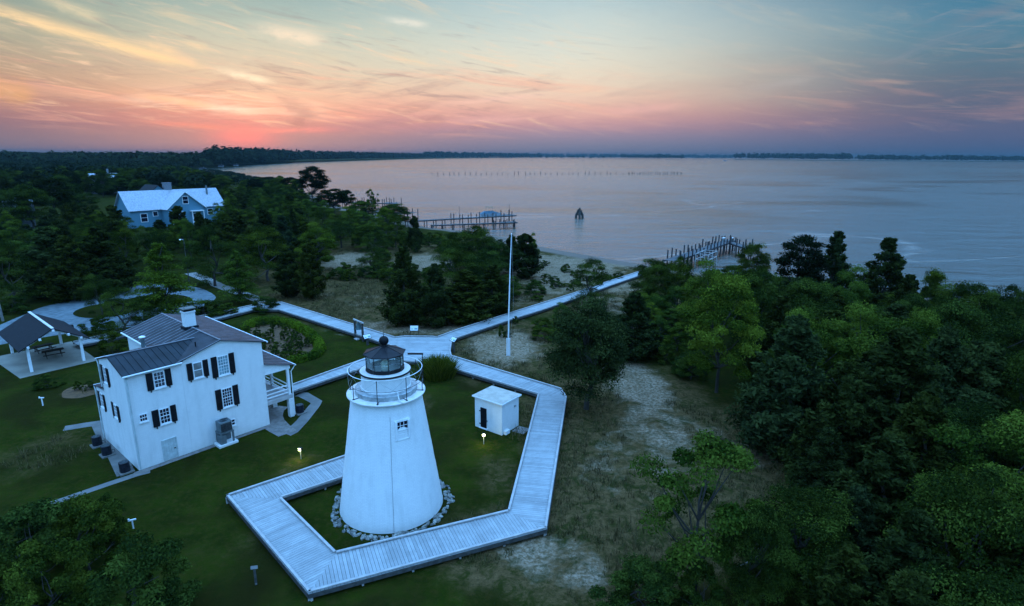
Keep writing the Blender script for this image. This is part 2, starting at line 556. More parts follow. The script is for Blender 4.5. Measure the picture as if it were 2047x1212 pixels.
sand = sand_mask(P2); dry = dry_mask(P2)
beach = np.clip(1 - (sd - 7) / 5., 0, 1) * (sd > -60) * (np.hypot(P2[:, 0], P2[:, 1]) < 500)
gm = np_mesh('ground', np.stack([P2[:, 0], P2[:, 1], gz], 1), Fq, None)
for nm, val in (('sand', sand), ('dry', dry), ('beach', beach)):
    a = gm.attributes.new(nm, 'FLOAT', 'POINT'); a.data.foreach_set('value', val.astype(np.float32))
gm.polygons.foreach_set('use_smooth', [True] * len(gm.polygons))


def ground_mat():
    m, nt, p = new_mat('ground_soil_grass_sand')
    tc = nd(nt, 'ShaderNodeTexCoord').outputs['Object']

    def at_(n):
        a = nd(nt, 'ShaderNodeAttribute'); a.attribute_name = n; return a.outputs['Fac']
    n1 = noise(nt, tc, .35, 5, .6); n2 = noise(nt, tc, 2.2, 6, .7); n3 = noise(nt, tc, .9, 8, .75, 1.2); n4 = noise(nt, tc, 9., 3, .7); n3s = noise(nt, tc, 1.7, 9, .75, .7)
    lawn = mix_c(nt, smooth(nt, n1, .35, .65), (.011, .020, .0018), (.024, .034, .0028))
    lawn = mix_c(nt, smooth(nt, n2, .42, .72), lawn, (.040, .031, .006))
    n0 = noise(nt, tc, .13, 4, .6, .5)
    lawn = mix_c(nt, smooth(nt, n0, .42, .7), lawn, (.017, .015, .003))
    lawn = mix_c(nt, math_n(nt, 'MULTIPLY', smooth(nt, n4, .5, .7), .45), lawn, (.006, .013, .003))
    dryc = mix_c(nt, smooth(nt, n2, .3, .7), (.055, .038, .013), (.13, .078, .034))
    dryc = mix_c(nt, smooth(nt, n3, .45, .62), dryc, (.026, .029, .006))
    dryc = mix_c(nt, math_n(nt, 'MULTIPLY', smooth(nt, n4, .5, .7), .6), dryc, (.012, .016, .008))
    dk = smooth(nt, math_n(nt, 'ADD', at_('dry'), math_n(nt, 'MULTIPLY_ADD', n1, .8, -.4)), .25, .75)
    c = mix_c(nt, dk, lawn, dryc)
    sandc = mix_c(nt, n1, (.30, .21, .14), (.44, .32, .23))
    nlo = noise(nt, tc, .55, 4, .6, .6); nfi = noise(nt, tc, 3.6, 5, .75)
    sk = smooth(nt, math_n(nt, 'ADD', at_('sand'), math_n(nt, 'MULTIPLY_ADD', nlo, 1.9, -1.08)), .15, .95)
    sk = math_n(nt, 'MULTIPLY', sk, smooth(nt, nfi, .38, .66, .15, .9))
    sk = math_n(nt, 'MULTIPLY', sk, smooth(nt, at_('sand'), .05, .3))
    c = mix_c(nt, sk, c, sandc)
    wet = mix_c(nt, n1, (.14, .10, .075), (.20, .15, .12))
    c = mix_c(nt, smooth(nt, at_('beach'), .3, .8), c, wet)
    lk(nt, c, p.inputs['Base Color']); p.inputs['Roughness'].default_value = 1.; p.inputs['Specular IOR Level'].default_value = .02
    b = nd(nt, 'ShaderNodeBump'); b.inputs['Strength'].default_value = .8; b.inputs['Distance'].default_value = .12
    lk(nt, math_n(nt, 'ADD', n3, math_n(nt, 'MULTIPLY', noise(nt, tc, 5., 5, .7), .6)), b.inputs['Height']); lk(nt, b.outputs[0], p.inputs['Normal'])
    return m


gm.materials.clear(); gm.materials.append(ground_mat())
kind(link_mesh('ground', gm), 'structure')


def water_mat():
    m, nt, p = new_mat('bay_water')
    tc = nd(nt, 'ShaderNodeTexCoord').outputs['Object']
    mp = vmath(nt, 'MULTIPLY', tc, (.35, 1., 1.))
    n1 = noise(nt, mp, .42, 7, .66, .6); n2 = noise(nt, mp, .11, 3, .5, .4)
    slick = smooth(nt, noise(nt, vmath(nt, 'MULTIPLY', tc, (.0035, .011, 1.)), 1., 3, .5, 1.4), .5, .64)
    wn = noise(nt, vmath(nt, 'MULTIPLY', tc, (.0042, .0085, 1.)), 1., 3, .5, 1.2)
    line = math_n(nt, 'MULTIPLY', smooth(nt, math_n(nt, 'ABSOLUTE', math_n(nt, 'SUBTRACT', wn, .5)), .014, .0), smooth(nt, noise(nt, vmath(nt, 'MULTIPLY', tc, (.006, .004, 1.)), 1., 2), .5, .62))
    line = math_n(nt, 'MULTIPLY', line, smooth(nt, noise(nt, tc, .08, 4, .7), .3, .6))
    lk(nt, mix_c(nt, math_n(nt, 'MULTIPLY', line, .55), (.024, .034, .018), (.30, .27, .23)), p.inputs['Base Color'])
    p.inputs['IOR'].default_value = 1.9; p.inputs['Roughness'].default_value = .16
    lk(nt, math_n(nt, 'MULTIPLY_ADD', slick, -.06, .17), p.inputs['Roughness'])
    b = nd(nt, 'ShaderNodeBump'); b.inputs['Distance'].default_value = .95
    lk(nt, math_n(nt, 'MULTIPLY_ADD', slick, -.45, .85), b.inputs['Strength'])
    lk(nt, math_n(nt, 'ADD', n1, math_n(nt, 'MULTIPLY', n2, 1.6)), b.inputs['Height']); lk(nt, b.outputs[0], p.inputs['Normal'])
    return m


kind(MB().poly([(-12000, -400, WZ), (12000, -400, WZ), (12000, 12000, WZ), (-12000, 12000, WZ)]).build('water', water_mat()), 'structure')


def sheet(name, pts, z, m, k='structure'):
    a = sum(pts[i][0] * pts[(i + 1) % len(pts)][1] - pts[(i + 1) % len(pts)][0] * pts[i][1] for i in range(len(pts)))
    if a < 0:
        pts = pts[::-1]
    o = MB().poly([(p[0], p[1], z) for p in pts]).build(name, m); kind(o, k); return o


def W(pts, z=0.):
    return [tuple(at(x, y, z)[:2]) for x, y in pts]


def curve(pts, n=8):
    """Catmull-Rom through closed points"""
    out = []; m = len(pts)
    for i in range(m):
        p0, p1, p2, p3 = (np.array(pts[(i + k) % m]) for k in (-1, 0, 1, 2))
        for j in range(n):
            t = j / n
            out.append(tuple(.5 * ((2 * p1) + (-p0 + p2) * t + (2 * p0 - 5 * p1 + 4 * p2 - p3) * t * t + (-p0 + 3 * p1 - 3 * p2 + p3) * t ** 3)))
    return out


# gravel drive: a ring round a grass island, and the road leaving it on the left
outer = curve(W([(-260, 690), (-60, 668), (37, 634), (85, 614), (160, 598), (240, 580), (310, 566), (390, 574), (428, 590), (424, 603), (380, 624), (320, 646), (230, 657), (150, 665), (30, 684), (-120, 712), (-300, 740)]), 6)
sheet('gravel_drive', outer, .006, M['gravel'])
isl = curve(W([(146, 626), (170, 614), (230, 603), (300, 590), (360, 590), (385, 600), (350, 610), (290, 619), (240, 630), (190, 636), (158, 634)]), 6)
sheet('lawn_island', isl, .011, ground_mat())


def strip(name, px, w, z, m):
    c = [np.array(p) for p in W(px)]; L = []; Rr = []
    for i, p in enumerate(c):
        t = c[min(i + 1, len(c) - 1)] - c[max(i - 1, 0)]; t = t / np.linalg.norm(t); nrm = np.array([-t[1], t[0]])
        ww = w if isinstance(w, (int, float)) else w[i]
        L.append(p + nrm * ww / 2); Rr.append(p - nrm * ww / 2)
    mb = MB()
    for i in range(len(c) - 1):
        mb.poly([(*Rr[i], z), (*Rr[i + 1], z), (*L[i + 1], z), (*L[i], z)])
    return kind(mb.build(name, m), 'structure')


strip('sand_path', [(380, 546), (410, 558), (440, 572), (480, 586), (505, 595), (527, 604)], 2.0, .006, M['sandpath'])
strip('concrete_path', [(62, 1020), (75, 1016), (130, 998), (190, 977), (240, 960), (276, 948), (300, 942)], .6, .010, M['concrete'])
strip('side_path', [(128, 857), (170, 850), (205, 845)], 1.0, .010, M['concrete'])
strip('side_walk', [(196, 842), (215, 880), (236, 915), (252, 948)], 1.1, .014, M['concrete'])
strip('loop_path', [(597, 788), (606, 789), (617, 795), (633, 804), (628, 812), (620, 822), (604, 842), (583, 863), (572, 868)], [1.2, 1.1, 1.0, 1.0, 1.0, 1.0, 1.0, 1.1, 1.1], .010, M['concrete'])
strip('porch_path', [(575, 867), (558, 856), (545, 846), (541, 835), (545, 822), (560, 812)], [1.5, 1.7, 1.9, 1.9, 1.9, 1.6], .014, M['brickpave'])

# ------------------------------------------------------------------ boardwalk
DZ = .45


def clip_half(poly, p, n):
    out = []; m = len(poly)
    for i in range(m):
        a = np.array(poly[i]); b = np.array(poly[(i + 1) % m]); da = (a - p) @ n; db = (b - p) @ n
        if da >= 0:
            out.append(tuple(a))
        if (da >= 0) != (db >= 0):
            t = da / (da - db); out.append(tuple(a + (b - a) * t))
    return out


def planks(mb, poly, along, w=.19, gap=.016, z0=DZ - .04, z1=DZ):
    """boards laid across the walking direction, cut to the outline"""
    d = np.array(along, float); d /= np.linalg.norm(d)
    ts = [np.array(p) @ d for p in poly]; t = min(ts)
    while t < max(ts):
        q = clip_half(poly, d * (t + gap / 2), d)
        if len(q) >= 3:
            q = clip_half(q, d * (t + w - gap / 2), -d)
        if len(q) >= 3:
            ar = abs(sum(q[i][0] * q[(i + 1) % len(q)][1] - q[(i + 1) % len(q)][0] * q[i][1] for i in range(len(q)))) / 2
            if ar > .003:
                dz = rnd.uniform(-.004, .004); mb.prism(q, z0 + dz, z1 + dz)
        t += w


bw = thing('boardwalk', 'long weathered grey boardwalk circling the lighthouse and branching to the beach', 'boardwalk')
A1, A2, A3, A4, A5, A6, A7 = [np.array(p) for p in W([(690, 912), (452, 992), (617, 1188), (1093, 1058), (1133, 795), (1122, 778), (903, 712)], DZ)]
B1, B2, B3, B4, B5, B6 = [np.array(p) for p in W([(687, 957), (563, 997), (672, 1105), (1015, 1022), (1075, 789), (905, 738)], DZ)]
dA = (A1 - A2) / np.linalg.norm(A1 - A2)
A1e = A1 + dA * 2.2; B1e = B1 + dA * 1.6
J = [np.array(p) for p in W([(790, 675), (811, 672.7), (866, 673.6), (873.5, 674.5), (911, 677.5), (903.8, 681), (900.7, 702.5), (903, 712), (905, 737), (846, 725), (772, 722), (792, 695.5)], DZ)]
NW = [J[0], J[11]] + [np.array(p) for p in W([(557, 620), (563, 604.8)], DZ)]
WA = [np.array(p) for p in W([(563, 604.8), (557, 620), (507, 620), (420, 642), (225, 678), (158, 691), (146, 684.5), (220, 667.5), (415, 629.5), (508, 610)], DZ)]
SW = [J[11], J[10]] + [np.array(p) for p in W([(693, 748), (585.7, 784), (582.7, 770.5)], DZ)]
NEu = [np.array(p) for p in W([(912.9, 660), (1014.3, 628), (1144.6, 587.3), (1212, 564.5), (1284, 541)], DZ)]
NEl = [np.array(p) for p in W([(1286, 549), (1222, 571), (1155, 596), (1082.5, 621), (1020.4, 640.3)], DZ)]
NE = [J[3]] + NEu + NEl + [J[4]]
mb = MB()
for poly, d in (([A1e, A2, B2, B1e], A2 - A1), ([A2, A3, B3, B2], A3 - A2), ([A3, A4, B4, B3], A4 - A3), ([A4, A5, B5, B4], A5 - A4),
                ([A5, A6, A7, B6, B5], A7 - A6), (J, (0., 1.)), (NW, NW[2] - NW[1]), (WA, WA[5] - WA[2]), (SW, SW[3] - SW[2]), (NE, NEu[1] - NEu[0])):
    planks(mb, [tuple(p) for p in poly], d)
mb.build('deck', M['wood'], bw)


def edge_run(pts, kerb, rim, post, inward, kerb_on=True):
    for i in range(len(pts) - 1):
        a, b = pts[i], pts[i + 1]; d = b - a; L = np.linalg.norm(d)
        if L < .05:
            continue
        t = d / L; n = np.array([-t[1], t[0]]) * inward; rz = math.atan2(t[1], t[0]); c = (a + b) / 2
        if kerb_on:
            cc = c + n * .075; kerb.box((cc[0], cc[1], DZ + .105), (L - .012, .14, .06), rz)
            k = max(2, int(L / 1.3))
            for j in range(k):
                q = a + t * (L * (j + .5) / k) + n * .075; kerb.box((q[0], q[1], DZ + .04), (.16, .09, .066), rz)
        cc = c - n * .022; rim.box((cc[0], cc[1], DZ - .13), (L, .036, .24), rz)
        k = max(1, int(L / 2.2))
        for j in range(k + 1):
            q = a + t * (L * j / k) + n * .12; post.append((q[0], q[1], rz))


kerb, rim, posts = MB(), MB(), []
edge_run([A7, A6, A5, A4, A3, A2, A1e], kerb, rim, posts, -1)
edge_run([B6, B5, B4, B3, B2, B1e], kerb, rim, posts, 1)
edge_run([NW[3], J[0], J[1], J[2], J[3]] + NEu, kerb, rim, posts, -1)
edge_run([NW[2], J[11], SW[4]], kerb, rim, posts, 1)
edge_run([SW[3], SW[2], J[10], J[9], J[8]], kerb, rim, posts, 1)
edge_run([J[7], J[6], J[5], J[4]] + NEl[::-1], kerb, rim, posts, 1)
edge_run(WA[1:6], kerb, rim, posts, -1)
edge_run(WA[6:] + [WA[0]], kerb, rim, posts, -1)
kerb.build('kerb_rail', M['kerb'], bw)
rim.build('rim_joist', M['under'], bw)
posts = posts[:95]
pm = MB().b2(-.055, .055, -.055, .055, 0, DZ - .05).mesh('post', M['kerb'])
for x, y, rz in posts:
    o = link_mesh('post', pm, bw); o.location = (x, y, 0); o.rotation_euler = (0, 0, rz)

# ------------------------------------------------------------------ lighthouse
LX, LY = -7.6, 32.92
lh = thing('lighthouse', 'white conical brick lighthouse with black lantern roof and ringed gallery', 'lighthouse', (LX, LY, 0))


def tr(z):
    return 3.23 - .151 * z


mb = MB(); mb.lathe([(tr(z) + rnd.uniform(-.006, .006), z) for z in np.linspace(0, 7.35, 30)] + [(2.12, 7.5)], 96)
mb.build('tower_wall', M['tower'], lh, True)
MB().lathe([(2.1, 7.502), (2.1, 7.59), (2.32, 7.6), (2.34, 7.62), (2.34, 7.68), (2.31, 7.70), (1.2, 7.70)], 72).build('gallery_deck', M['cream_metal'], lh, True)
mb = MB().lathe([(1.86, 7.702), (1.86, 7.97), (1.80, 8.0), (1.2, 8.0)], 20, a0=.1)
mb.build('gallery_step', M['galv'], lh)
mb = MB().lathe([(1.50, 8.002), (1.50, 8.06), (1.45, 8.09), (1.43, 8.9), (1.46, 8.93), (1.03, 8.93), (1.03, 8.35)], 72)
mb.build('watch_room_wall', M['tower'], lh, True)
MB().lathe([(1.06, 8.932), (1.47, 8.932), (1.54, 8.95), (1.54, 9.04), (1.06, 9.06), (1.06, 8.932)], 72, caps=False).build('lantern_deck', M['iron'], lh, True)
MB().lathe([(1.50, 9.045), (1.46, 9.066), (1.14, 9.068)], 72, caps=False).build('lantern_walkway', M['cream_metal'], lh)
oc = [(1.11 * math.sin(R(22.5 + 45 * k)), -1.11 * math.cos(R(22.5 + 45 * k))) for k in range(8)]
mb = MB()
mb.lathe([(1.16, 9.062), (1.16, 9.22), (1.0, 9.22), (1.0, 9.062)], 8, a0=R(22.5), caps=False)
fr = MB()
for k in range(8):
    a, b = oc[k], oc[(k + 1) % 8]
    fr.tube([(a[0], a[1], 9.2), (a[0], a[1], 10.1)], .022, 6)
    for z, t in ((9.24, .03), (10.07, .035)):
        fr.tube([(a[0], a[1], z), (b[0], b[1], z)], t, 6)
mb.build('lantern_base', M['iron'], lh)
fr.build('lantern_frame', M['iron'], lh)
gl = MB()
for k in range(8):
    a, b = oc[k], oc[(k + 1) % 8]; q = .985
    gl.poly([(a[0] * q, a[1] * q, 9.25), (b[0] * q, b[1] * q, 9.25), (b[0] * q, b[1] * q, 10.06), (a[0] * q, a[1] * q, 10.06)])
gl.build('lantern_glass', M['glass'], lh)
fl = MB().lathe([(1.02, 8.36), (1.02, 8.4), (.2, 8.4)], 32).build('lantern_floor', mat('lantern_floor_paint', (.55, .68, .72), .5, var=.1), lh)
ro = MB(); o8 = [(1.27 * math.sin(R(22.5 + 45 * k)), -1.27 * math.cos(R(22.5 + 45 * k))) for k in range(8)]
i8 = [(.17 * math.sin(R(22.5 + 45 * k)), -.17 * math.cos(R(22.5 + 45 * k))) for k in range(8)]
for k in range(8):
    a, b = o8[k], o8[(k + 1) % 8]; c, d = i8[k], i8[(k + 1) % 8]
    ro.poly([(a[0], a[1], 10.12), (b[0], b[1], 10.12), (d[0], d[1], 10.5), (c[0], c[1], 10.5)])
    ro.poly([(b[0], b[1], 10.07), (a[0], a[1], 10.07), (a[0] * .1, a[1] * .1, 10.10), (b[0] * .1, b[1] * .1, 10.10)])
    ro.poly([(a[0], a[1], 10.07), (b[0], b[1], 10.07), (b[0], b[1], 10.12), (a[0], a[1], 10.12)])
roof = ro.build('lantern_roof', mat('lantern_roof_copper', (.014, .014, .017), .45, .0, spec=.12, var=.3, nscale=2), lh)
rb = MB()
for k in range(8):
    rb.tube([(o8[k][0], o8[k][1], 10.13), (i8[k][0], i8[k][1], 10.51)], .014, 5)
rb.build('roof_rib', M['iron'], roof)
MB().lathe([(.17, 10.48), (.17, 10.56), (.14, 10.6), (.2, 10.63)] + [(.285 * math.sin(t), 10.83 - .285 * math.cos(t)) for t in np.linspace(.75, PI - .12, 14)] + [(.03, 11.13)], 28).build('ball_finial', M['black'], roof, True)
MB().tube([(0, 0, 11.1), (0, 0, 11.65)], [.016, .007], 6).build('lightning_rod', M['iron'], roof)
le = MB().lathe([(.05, 8.9), (.19, 8.96), (.25, 9.06), (.25, 9.18), (.18, 9.24), (.16, 9.28), (.24, 9.34), (.235, 9.46), (.16, 9.56), (.03, 9.62)], 28)
len_o = le.build('lens', M['lens'], lh, True)
MB().lathe([(.16, 8.4), (.08, 8.46), (.08, 8.86), (.26, 8.89), (.26, 8.93), (.1, 8.94)], 20).build('lens_pedestal', M['iron'], len_o)
lr = MB()
for z in (9.06, 9.22, 9.42):
    lr.ring(.255, z, .012, 24)
lr.build('lens_band', M['brass'], len_o)
MB().b2(-.80, -.6, -.42, -.3, 8.95, 9.3).build('control_box', M['acdark'], lh)
rr = MB().ring(2.19, 9.14, .021, 80); rr.build('rail_ring', M['trim'], lh)
MB().ring(2.19, 8.42, .013, 80).build('middle_rail', M['iron'], lh)
wr = MB()
for k in range(8):
    a0, a1 = R(45 * k), R(45 * k + 45)
    for s0, s1 in ((7.9, 9.1), (9.1, 7.9)):
        wr.tube([(2.19 * math.sin(a0 + (a1 - a0) * t), -2.19 * math.cos(a0 + (a1 - a0) * t), s0 + (s1 - s0) * t) for t in np.linspace(0, 1, 7)], .006, 4)
wr.build('rail_wire', M['galv'], lh)
pm = MB().tube([(0, 0, 7.70), (0, 0, 9.15)], .022, 7).lathe([(.06, 7.70), (.06, 7.73)], 8).mesh('rail_post', M['iron'])
bm_ = MB().b2(-.5, .1, -.015, .015, 7.705, 7.735).mesh('rail_foot', M['iron'])
for k in range(8):
    a = R(45 * k - 1)
    o = link_mesh('rail_post', pm, lh); o.location = (2.19 * math.sin(a), -2.19 * math.cos(a), 0); o.rotation_euler = (0, 0, a - PI / 2)
    q = link_mesh('rail_foot', bm_, o)
MB().tube([(.85, -1.18, 8.12), (1.0, -1.42, 8.06), (1.02, -1.55, 7.98), (1.12, -1.75, 7.8), (1.36, -2.0, 7.74)], .025, 8).build('drain_pipe', M['trim'], lh)
MB().b2(1.2, 2.15, .95, 1.03, 9.62, 9.72).tube([(2.1, .99, 9.62), (2.1, .99, 7.7)], .025, 6).build('access_bracket', M['iron'], lh)
# tower window: a deep reveal facing right of the camera
wa = R(33); wdir = np.array([math.sin(wa), -math.cos(wa)]); wt = np.array([math.cos(wa), math.sin(wa)])


def wpt(s, dpt, z):
    p = wdir * dpt + wt * s; return (p[0], p[1], z)


def wbox(mb, s0, s1, d0, d1, z0, z1):
    return mb.hull8([wpt(s0, d0, z0), wpt(s1, d0, z0), wpt(s1, d1, z0), wpt(s0, d1, z0)], [wpt(s0, d0, z1), wpt(s1, d0, z1), wpt(s1, d1, z1), wpt(s0, d1, z1)])


wf = MB(); r_ = 2.34
for s0, s1, z0, z1 in ((-.42, -.34, 5.5, 6.6), (.34, .42, 5.5, 6.6), (-.34, .34, 6.52, 6.6), (-.34, .34, 6.0, 6.07)):
    wbox(wf, s0, s1, r_ - .3, r_ + .03 - .15 * (z0 - 6), z0, z1)
wbox(wf, -.45, .45, r_ - .2, r_ + .09, 5.44, 5.5)
for s in (-.11, .11):
    wbox(wf, s - .014, s + .014, r_ - .3, r_ - .035, 6.07, 6.52)
wbox(wf, -.34, .34, r_ - .3, r_ - .037, 6.28, 6.31)
for k in range(4):
    wbox(wf, -.34, .34, r_ - .3, r_ + .02, 5.52 + k * .12, 5.58 + k * .12)
win = wf.build('window', M['trim'], lh)
wbox(MB(), -.345, .345, r_ - .32, r_ - .045, 5.5, 6.53).build('pane', M['pane'], win)
hood = MB()
wbox(hood, .42, .5, r_ - .3, r_ + .012, 5.5, 6.64); wbox(hood, -.44, .42, r_ - .3, r_ - .05, 6.6, 6.64)
hood.build('window_surround', M['trim'], lh)
MB().tube([(.62 + (tr(z) - 2.2) * .12, -math.sqrt(tr(z) ** 2 - (.62 + (tr(z) - 2.2) * .12) ** 2) - .012, z) for z in np.linspace(.05, 6.9, 9)], .009, 5).build('ground_wire', M['galv'], lh)
MB().tube([(-1.45, -2.78, 0), (-1.45, -2.72, 1.0), (-1.38, -2.69, 1.1)], .02, 5).build('conduit', M['trim'], lh)

# rubble stones at the foot of the tower
stone_meshes = []
for k in range(7):
    rg = random.Random(k + 50); n = 7; mb = MB()
    b0 = [(math.cos(2 * PI * i / n) * rg.uniform(.7, 1.15), math.sin(2 * PI * i / n) * rg.uniform(.6, 1.1), -.5) for i in range(n)]
    t0 = [(x * rg.uniform(.65, .95), y * rg.uniform(.65, .95), rg.uniform(.25, .5)) for x, y, z in b0]
    mb.hull8(b0, t0); stone_meshes.append(mb.mesh('rubble_stone', M['stone']))
rg = random.Random(3)
for k in range(290):
    a = rg.uniform(0, 2 * PI)
    out = 3.78 + .1 * math.sin(3 * a + 1) + .08 * math.sin(7 * a)
    rr_ = 3.25 + (out - 3.25) * math.sqrt(rg.random()); s = rg.uniform(.10, .21)
    o = link_mesh('rubble_stone', rg.choice(stone_meshes)); o.location = (LX + rr_ * math.cos(a), LY + rr_ * math.sin(a), .02 + rg.uniform(0, .06))
    o.scale = (s, s * rg.uniform(.5, .9), s * rg.uniform(.5, 1.)); o.rotation_euler = (rg.uniform(-.5, .5), rg.uniform(-.5, .5), rg.uniform(0, 6))
    tag(o, 'grey rubble stone in the ring at the foot of the lighthouse', 'stone', 'rubble stones round the lighthouse foot')

# ------------------------------------------------------------------ keeper's house
HA = at(278.5, 941); HR = R(49.76)
hs = thing('brick_house', 'white painted brick keeper house with dark metal roof and black shutters', 'house', (HA[0], HA[1], 0), HR)
w = MB()
# main block with gable, u 3.55..9.58, v 0..11
for v0, v1 in ((0., 11.0),):
    pr = [(3.56, 0), (9.58, 0), (9.58, 7.08), (6.42, 7.98), (3.56, 7.1)]
    w.hull8([(u, v0, z) for u, z in pr], [(u, v1, z) for u, z in pr])
pr = [(0., 0), (5.27, 0), (5.27, 7.02), (2.64, 7.72), (0., 7.02)]
w.hull8([(0, v, z) for v, z in pr], [(3.555, v, z) for v, z in pr])
w.b2(0.003, 3.55, 5.275, 7.3, 0, 4.4)
w.build('wall', M['wall'], hs)


def slab_roof(mb, p, q, r, s, t):
    """sloping sheet p-q-r-s (counter-clockwise from above), thickness t downward"""
    mb.hull8([(x, y, z - t) for x, y, z in (p, q, r, s)], [p, q, r, s])


RZ = 8.06
rf = MB()
slab_roof(rf, (6.42, -.18, RZ), (9.92, -.18, 7.10), (9.92, 11.2, 7.10), (6.42, 11.2, RZ), .05)
slab_roof(rf, (3.3, -.18, 7.10), (6.42, -.18, RZ), (6.42, 11.2, RZ), (3.3, 11.2, 7.10), .05)
roofm = rf.build('roof', M['roof'], hs)
se = MB()
for i in range(20):
    v = -.16 + i * .595
    se.hull8([(6.42, v, RZ), (9.93, v, 7.10), (9.93, v + .07, 7.10), (6.42, v + .07, RZ)], [(6.42, v, RZ + .02), (9.93, v, 7.12), (9.93, v + .07, 7.12), (6.42, v + .07, RZ + .02)])
    if v > 3.2 or v < .4:
        se.hull8([(3.29, v, 7.10), (6.42, v, RZ), (6.42, v + .07, RZ), (3.29, v + .07, 7.10)], [(3.29, v, 7.12), (6.42, v, RZ + .02), (6.42, v + .07, RZ + .02), (3.29, v + .07, 7.12)])
se.b2(6.36, 6.48, -.19, 11.2, RZ + .01, RZ + .055)
se.build('roof_seam', M['seam'], roofm)
gt = MB()
gt.tube([(9.98, -.2, 7.06), (9.98, 11.2, 7.06)], .06, 8); gt.tube([(3.22, 5.6, 7.06), (3.22, 11.2, 7.06)], .06, 8)
# wing roof (ridge along u)
wz = 7.83
wg = MB()


def uu(z):
    return 3.3 + (z - 7.10) / (RZ - 7.10) * 3.12


slab_roof(wg, (-.14, -.2, 7.06), (3.6, -.2, 7.06 + .02), (uu(wz) + .05, 2.64, wz), (-.14, 2.64, wz), .05)
slab_roof(wg, (-.14, 2.64, wz), (uu(wz) + .05, 2.64, wz), (3.7, 5.45, 7.06 + .1), (-.14, 5.45, 7.06), .05)
wing = wg.build('wing_roof', M['roof2'], hs)
ws = MB()
for i in range(13):
    u = -.12 + i * .45
    vlim = -.2 if u < 3.5 else -.2 + (u - 3.55) / (uu(wz) - 3.55) * 2.84
    zl = 7.06 + (wz - 7.06) * (vlim + .2) / 2.84
    if vlim < 2.5:
        ws.hull8([(u, vlim, zl), (u + .03, vlim, zl), (u + .03, 2.64, wz), (u, 2.64, wz)], [(u, vlim, zl + .04), (u + .03, vlim, zl + .04), (u + .03, 2.64, wz + .04), (u, 2.64, wz + .04)])
ws.build('wing_roof_seam', M['roof2'], wing)
MB().b2(-.15, uu(wz), 2.58, 2.70, wz + .005, wz + .05).build('wing_ridge_cap', M['seam'], wing)
gt.tube([(-.15, -.26, 7.03), (3.6, -.26, 7.06)], .055, 8); gt.tube([(-.15, 5.5, 7.03), (3.2, 5.5, 7.03)], .055, 8); gt.tube([(-.1, 7.5, 4.42), (3.5, 7.5, 4.42)], .055, 8)
gt.build('gutter', M['trim'], hs)
lt = MB(); slab_roof(lt, (-.14, 5.28, 4.85), (3.55, 5.28, 4.85), (3.55, 7.46, 4.46), (-.14, 7.46, 4.46), .05); lt.build('lean_to_roof', M['roof'], hs)
for pts in ([(.1, -.22, 7.0), (.1, -.08, 6.8), (.1, -.06, .1)], [(-.07, 5.5, 7.0), (-.07, 5.3, 6.7), (-.07, 5.28, 4.9)], [(-.07, 7.5, 4.4), (-.08, 7.25, 4.1), (-.08, 7.2, .1)]):
    MB().tube(pts, .045, 8).build('downspout', M['paleblue_door'], hs)
ch = MB().b2(6.02, 6.84, 5.0, 5.62, 7.7, 9.25).b2(5.97, 6.89, 4.95, 5.67, 9.252, 9.36)
chim = ch.build('chimney', M['wall'], roofm)
MB().b2(6.06, 6.80, 5.04, 5.58, 9.362, 9.55).build('chimney_opening', M['black'], chim)
MB().b2(5.93, 6.93, 4.91, 5.71, 9.552, 9.62).build('chimney_cap', M['concrete'], chim)
MB().tube([(6.1, 5.05, 9.6), (6.1, 5.05, 10.2)], .012, 5).build('lightning_rod', M['iron'], chim)
MB().b2(5.9, 6.96, 4.88, 5.74, 7.72, 8.14).build('chimney_flashing', M['roof2'], chim)
fp = MB().tube([(3.1, 5.75, 4.4), (3.1, 5.75, 7.75)], .14, 14); fl_ = fp.build('flue_pipe', M['acgrey'], hs, True)
MB().lathe([(.24, 7.84), (.22, 7.9), (.02, 7.97)], 16, (3.1, 5.75)).build('flue_cap', M['white'], fl_)
MB().tube([(5.1, 1.0, 7.4), (5.1, 1.0, 8.0)], .05, 8).build('vent_pipe', M['black'], roofm)

